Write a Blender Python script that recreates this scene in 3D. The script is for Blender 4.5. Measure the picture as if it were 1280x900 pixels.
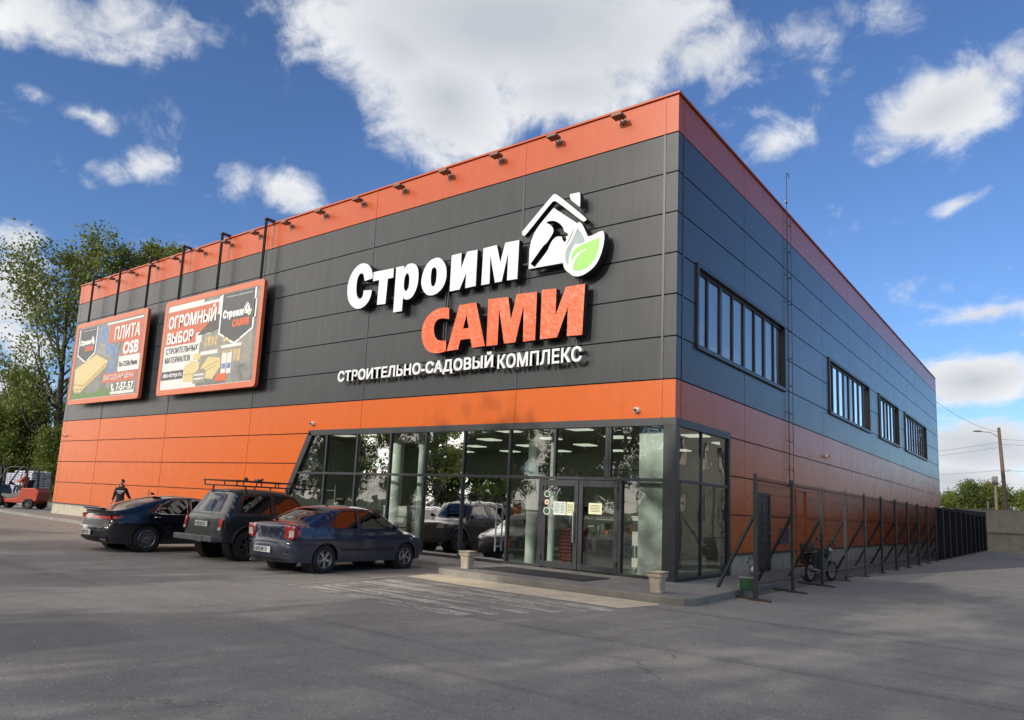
import bpy, bmesh, math, random
from math import sin, cos, pi, radians as R, sqrt
from mathutils import Vector, Matrix, geometry
random.seed(7)
for o in list(bpy.data.objects): bpy.data.objects.remove(o)
sc = bpy.context.scene
COL = sc.collection
# ---------------- camera ----------------
cam = bpy.data.cameras.new('camera'); camo = bpy.data.objects.new('camera', cam); COL.objects.link(camo)
cam.sensor_fit = 'HORIZONTAL'; cam.sensor_width = 36; cam.lens = 915.875 / 1280 * 36
cam.shift_x = (640 - 612.93) / 1280; cam.shift_y = (492.52 - 450) / 1280
cam.clip_end = 3000; cam.clip_start = .1
CAM = Vector((6.898, -15.407, 1.485))
_r = Vector((0.78660031, 0.61550932, 0.04907381)); _u = Vector((0.05303127, -0.14652702, 0.98778415)); _w = Vector((-0.61518098, 0.77438887, 0.14789944))
M = Matrix((_r, _u, -_w)).transposed().to_4x4(); M.translation = CAM
camo.matrix_world = M
sc.camera = camo
# ---------------- sun + sky ----------------
SD = Vector((.20, 1, -.40)).normalized()          # direction the sunlight travels
ELEV = math.asin(-SD.z); AZ = math.atan2(-SD.x, -SD.y)   # azimuth of the sun, clockwise from +Y
sun = bpy.data.lights.new('sun', 'SUN'); sun.energy = 3.1; sun.angle = R(.55); sun.color = (1, .93, .84)
so = bpy.data.objects.new('sun', sun); COL.objects.link(so); so.rotation_euler = SD.to_track_quat('-Z', 'Y').to_euler()
sc.view_settings.view_transform = 'Standard'; sc.view_settings.look = 'None'
sc.view_settings.exposure = 0.0; sc.view_settings.gamma = 1; sc.view_settings.use_curve_mapping = False
try: sc.display_settings.display_device = 'sRGB'
except Exception: pass
cy = sc.cycles; cy.max_bounces = 8; cy.transparent_max_bounces = 24; cy.glossy_bounces = 4; cy.diffuse_bounces = 3; cy.transmission_bounces = 8
cy.caustics_reflective = False; cy.caustics_refractive = False; cy.sample_clamp_indirect = 8
wd = bpy.data.worlds.new('World'); sc.world = wd; wd.use_nodes = True
class NT:
    def __init__(s, nt): s.nt = nt; s.n = nt.nodes; s.l = nt.links
    def node(s, t, **k):
        n = s.n.new(t)
        for a, b in k.items():
            if a == 'ins':
                for i, v in b.items(): s.set(n.inputs[i], v)
            else: setattr(n, a, b)
        return n
    def set(s, sock, v):
        if hasattr(v, 'links') or isinstance(v, bpy.types.NodeSocket): s.l.new(v, sock)
        else: sock.default_value = v
    def m(s, op, a, b=None, c=None, clamp=False):
        n = s.n.new('ShaderNodeMath'); n.operation = op; n.use_clamp = clamp
        for i, v in enumerate((a, b, c)):
            if v is not None: s.set(n.inputs[i], v)
        return n.outputs[0]
    def noise(s, vec, scale, det=4, rough=.55, w=None, dist=0):
        n = s.n.new('ShaderNodeTexNoise'); s.l.new(vec, n.inputs['Vector'])
        n.inputs['Scale'].default_value = scale; n.inputs['Detail'].default_value = det; n.inputs['Roughness'].default_value = rough
        n.inputs['Distortion'].default_value = dist
        return n.outputs['Fac']
    def ramp(s, f, pts, interp='LINEAR'):
        n = s.n.new('ShaderNodeValToRGB'); n.color_ramp.interpolation = interp; e = n.color_ramp.elements
        while len(e) < len(pts): e.new(.5)
        for i, (p_, c) in enumerate(pts):
            e[i].position = p_; e[i].color = c if hasattr(c, '__len__') and len(c) == 4 else ((*c, 1) if hasattr(c, '__len__') else (c, c, c, 1))
        s.set(n.inputs[0], f); return n.outputs[0]
    def mix(s, f, a, b, blend='MIX'):
        n = s.n.new('ShaderNodeMix'); n.data_type = 'RGBA'; n.blend_type = blend
        s.set(n.inputs[0], f)
        for i, v in ((6, a), (7, b)):
            if isinstance(v, (tuple, list)): v = (*v, 1) if len(v) == 3 else v
            s.set(n.inputs[i], v)
        return n.outputs[2]
    def mapr(s, v, a, b, c=0, d=1, smooth=False):
        n = s.n.new('ShaderNodeMapRange'); n.clamp = True
        if smooth: n.interpolation_type = 'SMOOTHSTEP'
        for i, q in enumerate((v, a, b, c, d)): s.set(n.inputs[i], q)
        return n.outputs[0]
W = NT(wd.node_tree)
for n in list(W.n): W.n.remove(n)
sky = W.node('ShaderNodeTexSky', sky_type='NISHITA', sun_disc=False, sun_elevation=ELEV, sun_rotation=AZ, altitude=100, air_density=1.0, dust_density=.15, ozone_density=4.0)
tc = W.node('ShaderNodeTexCoord').outputs['Generated']
nv = W.node('ShaderNodeVectorMath', operation='NORMALIZE', ins={0: tc}).outputs[0]
sp = W.node('ShaderNodeSeparateXYZ', ins={0: nv})
X_, Y_, Z_ = sp.outputs
az_ = W.m('ARCTAN2', X_, Y_); el_ = W.m('ARCSINE', Z_)
BL = [(-0.666,0.617,0.255,0.100,-0.049,1.75),(-0.755,0.530,0.110,0.088,-0.272,1.40),(-0.829,0.578,0.105,0.066,-0.399,1.30),(-0.591,0.546,0.155,0.057,0.119,1.25),(-0.385,0.575,0.130,0.042,0.088,0.85),(-0.365,0.549,0.068,0.028,0.395,0.45),
(-1.230,0.520,0.131,0.042,0.169,1.00),(-1.127,0.524,0.050,0.022,0.009,0.50),(-1.154,0.380,0.042,0.022,0.236,0.80),(-1.270,0.435,0.023,0.012,0.328,0.60),(-1.214,0.425,0.035,0.016,-0.100,0.50),(-1.030,0.393,0.026,0.026,-0.556,0.55),(-0.967,0.391,0.054,0.024,-0.022,0.70),
(-0.100,0.472,0.120,0.042,0.330,1.15),(-0.160,0.436,0.053,0.020,0.301,0.80),(-0.031,0.502,0.041,0.056,-0.302,0.80),(-0.182,0.585,0.047,0.018,-0.254,0.32),(-0.295,0.464,0.039,0.025,0.137,0.70),(-0.090,0.367,0.031,0.012,0.274,0.70),
(-0.079,0.167,0.062,0.030,0.048,1.50),(-0.060,0.241,0.060,0.014,0.056,0.70),(-0.074,0.090,0.090,0.036,-0.005,1.50),(-0.098,0.053,0.100,0.025,0.022,1.40),(-0.104,0.117,0.046,0.013,-0.225,0.50),
(-1.274,0.206,0.047,0.059,0.194,1.10),(-1.247,0.091,0.056,0.046,0.115,1.00),(-1.270,0.271,0.031,0.020,0.234,0.80),(-1.239,0.148,0.036,0.037,0.149,0.80),(-1.209,0.039,0.075,0.037,0.079,1.00)]
mask = None
for (a0, e0, ra, rb, ro, am) in BL:
    u = W.m('MULTIPLY', W.m('SUBTRACT', az_, a0), cos(e0)); v = W.m('SUBTRACT', el_, e0)
    uu = W.m('ADD', W.m('MULTIPLY', u, cos(ro) / ra), W.m('MULTIPLY', v, sin(ro) / ra))
    vv = W.m('ADD', W.m('MULTIPLY', u, -sin(ro) / rb), W.m('MULTIPLY', v, cos(ro) / rb))
    r2 = W.m('SQRT', W.m('ADD', W.m('MULTIPLY', uu, uu), W.m('MULTIPLY', vv, vv)))
    g = W.m('MULTIPLY', W.m('SUBTRACT', 1.3, r2), am)
    mask = g if mask is None else W.m('MAXIMUM', mask, g)
# cloud detail lives on a cloud layer high above the place (direction divided by height)
zc = W.m('ADD', W.m('MAXIMUM', Z_, 0.0), .22)
lay = W.node('ShaderNodeCombineXYZ', ins={0: W.m('DIVIDE', X_, zc), 1: W.m('DIVIDE', Y_, zc), 2: 0.0}).outputs[0]
big = W.noise(lay, 2.4, 3, .5)
n1 = W.noise(lay, 5, 10, .6, dist=.5)
n2 = W.noise(nv, 15, 10, .62, dist=.5)
det = W.m('ADD', W.m('MULTIPLY', n1, .5), W.m('MULTIPLY', n2, .5))
# clouds added in the unseen sky behind the viewer, fill light for the ground
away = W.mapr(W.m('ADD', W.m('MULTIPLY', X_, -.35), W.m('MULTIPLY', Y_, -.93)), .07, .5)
fill_clouds = W.m('MULTIPLY', W.m('SUBTRACT', W.m('MULTIPLY', big, 4.6), 1.2), away)
mask = W.m('MAXIMUM', mask, W.m('ADD', fill_clouds, -.05))
mask = W.m('MAXIMUM', mask, -1.0)
dens = W.m('ADD', mask, W.m('MULTIPLY', W.m('SUBTRACT', det, .52), 3.9))
alpha = W.mapr(dens, .05, 1.0, 0, 1, True)
thick = W.mapr(W.m('ADD', W.m('MULTIPLY', mask, .8), W.m('MULTIPLY', W.noise(lay, 3.2, 5, .55), 1.2)), .9, 2.1)
hz_ = W.mapr(Z_, 0.0, .35, 1, 0)
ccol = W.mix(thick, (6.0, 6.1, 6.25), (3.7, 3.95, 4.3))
ccol = W.mix(W.m('MULTIPLY', away, 1.0), ccol, (14.6, 13.6, 12.2))  # the added unseen clouds are brightened to light the ground
SKYT = W.mix(1.0, sky.outputs[0], (.77, .85, 1.02), 'MULTIPLY')
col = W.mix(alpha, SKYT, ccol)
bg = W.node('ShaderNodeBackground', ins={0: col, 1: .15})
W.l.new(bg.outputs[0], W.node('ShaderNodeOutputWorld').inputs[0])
wd.cycles.sampling_method = 'MANUAL'; wd.cycles.sample_map_resolution = 512

# ---------------- materials ----------------
def mat(name, col, rough=.5, metal=0, spec=.5, var=.12, vs=3, bump=0, bs=40, coat=0, stretch=(1,1,1), col2=None, dirt=0, alpha=None, emit=None):
    m = bpy.data.materials.new(name); m.use_nodes = True; T = NT(m.node_tree); b = T.n['Principled BSDF']
    tc = T.node('ShaderNodeTexCoord').outputs['Object']
    mp = T.node('ShaderNodeMapping', ins={0: tc, 3: stretch}).outputs[0]
    c1 = tuple(max(0, x * (1 - var)) for x in col); c2 = col2 or tuple(min(1, x * (1 + var)) for x in col)
    base = T.mix(T.mapr(T.noise(mp, vs, 6, .6), .32, .68), c1, c2)
    if dirt:
        base = T.mix(T.m('MULTIPLY', T.mapr(T.noise(mp, vs * 4.3, 6, .7), .5, .75), dirt), base, (.16, .14, .11))
    T.set(b.inputs['Base Color'], base)
    T.set(b.inputs['Roughness'], T.mapr(T.noise(mp, vs * 2.1, 4), .3, .7, max(0, rough - .06), min(1, rough + .06)))
    b.inputs['Metallic'].default_value = metal; b.inputs['Specular IOR Level'].default_value = spec
    b.inputs['Coat Weight'].default_value = coat; b.inputs['Coat Roughness'].default_value = .06
    if bump:
        bn = T.node('ShaderNodeBump', ins={0: bump, 1: .02, 'Height': T.noise(mp, bs, 6, .6)}); T.l.new(bn.outputs[0], b.inputs['Normal'])
    if emit: b.inputs['Emission Color'].default_value = (*emit[0], 1); b.inputs['Emission Strength'].default_value = emit[1]
    m['T'] = 1
    return m
def car_paint(name, col, dust=.35, rough=.25, coat=.9, metal=.2, zt=.75):
    """clear-coated paint with road dust on the lower flanks"""
    m = bpy.data.materials.new(name); m.use_nodes = True; T = NT(m.node_tree); b = T.n['Principled BSDF']
    tc = T.node('ShaderNodeTexCoord').outputs['Object']; z = T.node('ShaderNodeSeparateXYZ', ins={0: tc}).outputs[2]
    n = T.noise(T.node('ShaderNodeMapping', ins={0: tc, 3: (3, 1.2, 3)}).outputs[0], 1.6, 6, .6)
    d = T.m('MULTIPLY', T.mapr(T.m('ADD', z, T.m('MULTIPLY', T.m('SUBTRACT', n, .5), .35)), zt, .25, 0, 1, True), dust)
    T.set(b.inputs['Base Color'], T.mix(d, col, (.115, .108, .098))); T.set(b.inputs['Roughness'], T.m('ADD', T.m('MULTIPLY', d, .9), rough, clamp=True)); b.inputs['Metallic'].default_value = metal
    T.set(b.inputs['Coat Weight'], T.m('MULTIPLY', T.m('SUBTRACT', 1.0, T.m('MULTIPLY', d, 1.6, clamp=True)), coat, clamp=True)); b.inputs['Coat Roughness'].default_value = .05
    return m
def panel_mat(name, col, rough, var=.05, wave=.1, dust=.0, horiz=True):
    """painted sheet steel cladding: faint micro ribs, slight oil-canning and rain streaks"""
    m = bpy.data.materials.new(name); m.use_nodes = True; T = NT(m.node_tree); b = T.n['Principled BSDF']
    g = T.node('ShaderNodeNewGeometry'); pos = g.outputs['Position']
    stk = T.node('ShaderNodeMapping', ins={0: pos, 3: (2.2, 2.2, .16)}).outputs[0]
    s1 = T.noise(stk, 1.6, 6, .65)
    rnd = T.node('ShaderNodeObjectInfo').outputs['Random']
    isl = g.outputs['Random Per Island']
    base = T.mix(T.mapr(s1, .3, .7), tuple(x * (1 - var) for x in col), tuple(min(1, x * (1 + var)) for x in col))
    base = T.mix(T.mapr(isl, 0, 1, 0, .06), base, tuple(x * .6 for x in col))
    if dust: base = T.mix(T.m('MULTIPLY', T.mapr(T.noise(stk, 4.0, 5, .7), .42, .8), dust), base, (.30, .27, .24))
    T.set(b.inputs['Base Color'], base)
    T.set(b.inputs['Roughness'], T.mapr(T.noise(pos, .8, 5), .3, .7, rough - .02, rough + .02))
    b.inputs['Specular IOR Level'].default_value = .42
    rib = T.node('ShaderNodeMapping', ins={0: pos, 3: (.0, .0, 1)}).outputs[0]
    wv = T.node('ShaderNodeTexWave', wave_type='BANDS', bands_direction='Z', ins={0: rib, 1: 16.0, 2: 0.0})
    h = T.m('ADD', T.m('MULTIPLY', wv.outputs['Fac'], .0012), T.m('MULTIPLY', T.noise(T.node('ShaderNodeMapping', ins={0: pos, 3: (.7, .7, 1.6)}).outputs[0], 1.0, 1, .5), wave * .03))
    bn = T.node('ShaderNodeBump', ins={0: .55, 1: 1.0, 'Height': h}); T.l.new(bn.outputs[0], b.inputs['Normal'])
    return m
def glass_mat(name, ior=1.6, tint=(.78, .86, .82), rough=0.0, boost=0.0):
    m = bpy.data.materials.new(name); m.use_nodes = True; T = NT(m.node_tree)
    for n in list(T.n): T.n.remove(n)
    tr = T.node('ShaderNodeBsdfTransparent', ins={0: (*tint, 1)}); gl = T.node('ShaderNodeBsdfGlossy', ins={0: (1, 1, 1, 1), 1: rough})
    pos = T.node('ShaderNodeNewGeometry').outputs['Position']
    bn = T.node('ShaderNodeBump', ins={0: .18, 1: 1.0, 'Height': T.m('MULTIPLY', T.noise(pos, .9, 2), .035)})
    T.l.new(bn.outputs[0], gl.inputs['Normal'])
    fr = T.node('ShaderNodeFresnel', ins={0: ior})
    f = T.m('ADD', T.m('MULTIPLY', fr.outputs[0], 1.0), boost, clamp=True)
    mx = T.node('ShaderNodeMixShader', ins={0: f, 1: tr.outputs[0], 2: gl.outputs[0]})
    T.l.new(mx.outputs[0], T.node('ShaderNodeOutputMaterial').inputs[0])
    return m
ORG = (.53, .096, .004); DRK = (.040, .044, .048)
MT = dict(
 orange=panel_mat('orange_steel', ORG, .27, .05, .08, .05), dark=panel_mat('graphite_steel', DRK, .25, .10, .08, .06),
 parapet=panel_mat('orange_trim_steel', (.45, .075, .016), .30, .04, .07, .06), darktrim=mat('graphite_trim', (.04, .044, .05), .35, var=.08),
 backing=mat('dark_gap', (.01, .01, .01), .9), frame=mat('anthracite_frame', (.028, .031, .036), .38, var=.08, vs=6),
 plinth=mat('plinth_concrete', (.42, .39, .31), .85, var=.22, vs=2.5, bump=.4, bs=25, dirt=.35, stretch=(1, 1, .4)),
 plinthcap=mat('plinth_flashing', (.06, .06, .06), .5), slab=mat('slab_concrete', (.24, .225, .20), .85, var=.18, vs=1.7, bump=.4, bs=60, dirt=.5),
 glass=glass_mat('shopfront_glass', 1.75, (.88, .95, .90), boost=.07), wglass=glass_mat('window_glass', 1.9, (.95, .97, .98), boost=.06), carglass=glass_mat('tinted_car_glass', 1.6, (.16, .18, .18), boost=.02),
 carglass2=glass_mat('clear_car_glass', 1.6, (.13, .16, .16), boost=.02),
 blind=mat('white_blind', (.74, .79, .84), .6, var=.1, vs=1), white=mat('white_paint', (.78, .79, .79), .4, var=.05, vs=2), letterside=mat('letter_side', (.018, .018, .02), .45),
 steel=mat('galvanised', (.35, .36, .37), .4, metal=.6), black=mat('black_plastic', (.015, .015, .016), .45), blackmetal=mat('black_steel', (.018, .019, .02), .4, var=.2, vs=8),
 rubber=mat('rubber', (.022, .021, .02), .8, var=.25, vs=12, bump=.3, bs=80), rim=mat('alloy', (.42, .43, .45), .28, metal=.8, var=.1), rimdark=mat('dark_alloy', (.12, .125, .13), .32, metal=.6, var=.15),
 plate=mat('number_plate', (.72, .72, .70), .45, var=.08, vs=8), red=mat('tail_red', (.38, .012, .014), .18, coat=1), clearlamp=mat('clear_lamp', (.55, .5, .46), .15, coat=1), chrome=mat('chrome', (.6, .6, .62), .12, metal=1),
 stone=mat('pale_stone', (.52, .45, .35), .85, var=.2, vs=7, bump=.6, bs=30, dirt=.6), soil=mat('soil', (.06, .045, .03), .95),
 mat_=mat('rubber_mat', (.04, .04, .04), .95, var=.3, vs=9, bump=.6, bs=90), rust=mat('rust', (.06, .035, .024), .8, var=.4, vs=10),
 lamp=mat('lamp_housing', (.16, .10, .085), .5), lamplens=mat('lamp_lens', (.1, .08, .07), .2), skin=mat('skin', (.5, .28, .2), .6, var=.06), hair=mat('hair', (.02, .014, .01), .7),
 green=mat('green_paint', (.010, .075, .03), .45, var=.2, vs=6, dirt=.4), grey=mat('grey_metal', (.12, .125, .13), .5, var=.2, vs=5), paper=mat('paper', (.7, .7, .62), .7, var=.03),
 text=mat('print_dark', (.05, .05, .055), .6), textw=mat('print_white', (.82, .82, .82), .5, var=.02), texto=mat('print_orange', (.62, .13, .045), .5, var=.03), wood=mat('pole_wood', (.13, .10, .075), .85, var=.3, vs=3, bump=.6, bs=20, stretch=(6, 6, .5)),
)
# ---------------- mesh helpers ----------------
class MB:
    def __init__(s): s.v = []; s.f = []
    def add(s, vs, fs, M=None):
        o = len(s.v); s.v += [tuple(M @ Vector(v)) if M is not None else tuple(v) for v in vs]; s.f += [tuple(i + o for i in f) for f in fs]; return s
    def box(s, x0, x1, y0, y1, z0, z1, M=None):
        vs = [(x, y, z) for z in (z0, z1) for y in (y0, y1) for x in (x0, x1)]
        return s.add(vs, [(0, 2, 3, 1), (4, 5, 7, 6), (0, 1, 5, 4), (2, 6, 7, 3), (0, 4, 6, 2), (1, 3, 7, 5)], M)
    def cbox(s, c, sx, sy, sz, M=None): return s.box(c[0]-sx/2, c[0]+sx/2, c[1]-sy/2, c[1]+sy/2, c[2]-sz/2, c[2]+sz/2, M)
    def bar(s, a, b, w, h=None, up=(0, 0, 1)):
        a = Vector(a); b = Vector(b); h = h or w; d = (b - a).normalized(); u = Vector(up)
        if abs(d.dot(u)) > .98: u = Vector((0, 1, 0))
        x = d.cross(u).normalized(); u = x.cross(d)
        vs = [p + x * i * w / 2 + u * j * h / 2 for p in (a, b) for i, j in ((-1, -1), (1, -1), (1, 1), (-1, 1))]
        return s.add(vs, [(0, 1, 2, 3), (7, 6, 5, 4), (0, 4, 5, 1), (1, 5, 6, 2), (2, 6, 7, 3), (3, 7, 4, 0)])
    def tube(s, pts, r, n=8, cap=True):
        pts = [Vector(p) for p in pts]; rs = r if hasattr(r, '__len__') else [r] * len(pts); o = len(s.v); prev = None
        for i, p in enumerate(pts):
            d = (pts[min(i + 1, len(pts) - 1)] - pts[max(i - 1, 0)]).normalized()
            x = prev if prev is not None else Vector((1, 0, 0)) if abs(d.x) < .8 else Vector((0, 1, 0))
            x = (x - d * x.dot(d)); x = x.normalized() if x.length > 1e-6 else d.orthogonal().normalized(); prev = x; y = d.cross(x)
            s.v += [tuple(p + (x * cos(2*pi*k/n) + y * sin(2*pi*k/n)) * rs[i]) for k in range(n)]
        for i in range(len(pts) - 1):
            for k in range(n): s.f.append((o+i*n+k, o+i*n+(k+1) % n, o+(i+1)*n+(k+1) % n, o+(i+1)*n+k))
        if cap: s.f.append(tuple(o+k for k in reversed(range(n)))); s.f.append(tuple(o+(len(pts)-1)*n+k for k in range(n)))
        return s
    def lathe(s, prof, n=24, M=None):
        """prof: (r, h) revolved about local Z"""
        vs = []; fs = []
        for r, h in prof: vs += [(r*cos(2*pi*k/n), r*sin(2*pi*k/n), h) for k in range(n)]
        for i in range(len(prof)-1):
            for k in range(n): fs.append((i*n+k, i*n+(k+1) % n, (i+1)*n+(k+1) % n, (i+1)*n+k))
        if prof[0][0] > 1e-4: fs.append(tuple(reversed(range(n))))
        if prof[-1][0] > 1e-4: fs.append(tuple((len(prof)-1)*n+k for k in range(n)))
        return s.add(vs, fs, M)
    def prism(s, poly, a, b, axis='y', M=None):
        """poly in the plane across axis; extruded from a to b"""
        n = len(poly)
        mk = {'y': lambda p, t: (p[0], t, p[1]), 'x': lambda p, t: (t, p[0], p[1]), 'z': lambda p, t: (p[0], p[1], t)}[axis]
        vs = [mk(p, a) for p in poly] + [mk(p, b) for p in poly]
        return s.add(vs, [tuple(range(n)), tuple(reversed(range(n, 2*n)))] + [(i, i+n, (i+1) % n + n, (i+1) % n) for i in range(n)], M)
    def ball(s, c, rx, ry=None, rz=None, n=14, m=9, M=None):
        ry = ry or rx; rz = rz or rx; vs = []; fs = []
        for j in range(m+1):
            t = pi*j/m
            for k in range(n): vs.append((c[0]+rx*sin(t)*cos(2*pi*k/n), c[1]+ry*sin(t)*sin(2*pi*k/n), c[2]+rz*cos(t)))
        for j in range(m):
            for k in range(n): fs.append((j*n+k, (j+1)*n+k, (j+1)*n+(k+1) % n, j*n+(k+1) % n))
        return s.add(vs, fs, M)
    def mesh(s, name, m, smooth=False, bevel=0, merge=False):
        me = bpy.data.meshes.new(name); me.from_pydata(s.v, [], s.f)
        ms = m if isinstance(m, (list, tuple)) else [m]
        for q in ms: me.materials.append(MT[q] if isinstance(q, str) else q)
        bm = bmesh.new(); bm.from_mesh(me)
        if merge or smooth: bmesh.ops.remove_doubles(bm, verts=bm.verts, dist=1e-4)
        bmesh.ops.recalc_face_normals(bm, faces=bm.faces)
        if bevel:
            es = [e for e in bm.edges if len(e.link_faces) == 2 and e.calc_face_angle(0) > R(35)]
            bmesh.ops.bevel(bm, geom=es, offset=bevel, segments=2, profile=.5, affect='EDGES', clamp_overlap=True)
        bm.to_mesh(me); bm.free()
        if smooth:
            for p_ in me.polygons: p_.use_smooth = True
            try: me.set_sharp_from_angle(angle=R(smooth if smooth is not True else 40))
            except Exception: pass
        return me
    def build(s, name, m, parent=None, smooth=False, bevel=0, merge=False, label=None, loc=None):
        o = bpy.data.objects.new(name, s.mesh(name, m, smooth, bevel, merge)); COL.objects.link(o)
        if parent: o.parent = parent
        if label: o['label'] = label
        if loc: o.location = loc
        return o
def tag(o, label, cat, group=None, kind=None):
    o['label'] = label; o['category'] = cat
    if group: o['group'] = group
    if kind: o['kind'] = kind
    return o
def thing(name, label, cat, loc=(0, 0, 0), rz=0, group=None):
    o = bpy.data.objects.new(name, None); COL.objects.link(o); o.location = loc; o.rotation_euler = (0, 0, rz); o.empty_display_size = .2
    return tag(o, label, cat, group)
def struct(o, label=None):
    o['kind'] = 'structure'
    if label: o['label'] = label
    return o
def kids(o): return [c for c in bpy.data.objects if c.parent == o]
def copy_tree(o, parent=None, top=True):
    c = o.copy(); COL.objects.link(c); c.parent = parent
    for ch in kids(o): copy_tree(ch, c, False)
    return c
def chaikin(poly, n=2, sharp=50):
    """round a closed outline but keep its sharp corners"""
    pts = [(Vector(p), None) for p in poly]
    k = len(poly); pts = []
    for i in range(k):
        a, b, c = Vector(poly[i-1]), Vector(poly[i]), Vector(poly[(i+1) % k])
        pts.append((b, (b-a).length > 1e-6 and (c-b).length > 1e-6 and (b-a).angle(c-b) > R(sharp)))
    for _ in range(n):
        q = []; k = len(pts)
        for i in range(k):
            p_, s_ = pts[i]; a, _a = pts[i-1]; c, _c = pts[(i+1) % k]
            if s_: q.append((p_, True))
            else: q.append((p_*.75+a*.25, False)); q.append((p_*.75+c*.25, False))
        pts = q
    return [tuple(p_) for p_, _ in pts]
def inside(p, poly):
    x, y = p; c = False; n = len(poly); j = n-1
    for i in range(n):
        xi, yi = poly[i]; xj, yj = poly[j]
        if (yi > y) != (yj > y) and x < (xj-xi)*(y-yi)/(yj-yi)+xi: c = not c
        j = i
    return c
def cdt(outer, holes=(), step=None):
    """triangulate a 2D outline with holes, optionally with inner grid points"""
    loops = [list(outer)] + [list(h) for h in holes]; vs = []; es = []
    for lp in loops:
        q = []
        for i in range(len(lp)):
            a = Vector(lp[i]); b = Vector(lp[(i+1) % len(lp)]); q.append(a)
            if step:
                k = int((b-a).length/step)
                q += [a.lerp(b, t/(k+1)) for t in range(1, k+1)]
        o = len(vs); vs += q; es += [(o+i, o+(i+1) % len(q)) for i in range(len(q))]
    if step:
        xs = [p[0] for p in outer]; ys = [p[1] for p in outer]
        y = min(ys)+step/2
        while y < max(ys):
            x = min(xs)+step/2
            while x < max(xs):
                if inside((x, y), outer) and not any(inside((x, y), h) for h in holes): vs.append(Vector((x, y)))
                x += step
            y += step
    r = geometry.delaunay_2d_cdt(vs, es, [], 0, 1e-5)
    V = r[0]; F = []
    for f in r[2]:
        c = sum((V[i] for i in f), Vector((0, 0)))/len(f)
        if inside(c, outer) and not any(inside(c, h) for h in holes): F.append(tuple(f))
    return [tuple(v) for v in V], F
def plate(mb, outer, holes, y0, y1):
    """flat shape in x-z, front at y0, back at y1"""
    V, F = cdt(outer, holes); n = len(V)
    mb.add([(x, y0, z) for x, z in V] + [(x, y1, z) for x, z in V], F + [tuple(i+n for i in reversed(f)) for f in F])
    for lp in [outer]+list(holes):
        k = len(lp); mb.add([(x, y0, z) for x, z in lp]+[(x, y1, z) for x, z in lp], [(i, (i+1) % k, (i+1) % k+k, i+k) for i in range(k)])
def text_mb(body, x0, x1, z0, z1, y, depth=.01, bold=0.0, mono_h=None):
    """raised lettering in the x-z plane, fitted to a box"""
    c = bpy.data.curves.new('t', 'FONT'); c.body = body; c.size = 1; c.resolution_u = 3; c.extrude = .5; c.space_character = 1.0+max(0, bold)*1.5
    o = bpy.data.objects.new('t', c); COL.objects.link(o); bpy.context.view_layer.update()
    me = bpy.data.meshes.new_from_object(o.evaluated_get(bpy.context.evaluated_depsgraph_get()))
    vs = [v.co.copy() for v in me.vertices]; fs = [tuple(p.vertices) for p in me.polygons]
    bpy.data.objects.remove(o); bpy.data.meshes.remove(me); bpy.data.curves.remove(c)
    ax = min(v.x for v in vs); bx = max(v.x for v in vs); ay = min(v.y for v in vs); by = max(v.y for v in vs)
    mb = MB(); h_ = z1-z0; offs = [(0, 0)] if bold <= .012 else [(dx*bold*h_*1.1, dz*bold*h_*.9) for dx in (-1, 0, 1) for dz in (-1, 1)]
    for k, (dx, dz) in enumerate(offs):
        mb.add([(x0+(v.x-ax)/(bx-ax)*(x1-x0)+dx, y-depth*(v.z+.5)-.0003*k*(v.z > 0), z0+(v.y-ay)/(by-ay)*(z1-z0)+dz) for v in vs], fs)
    return mb
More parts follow.
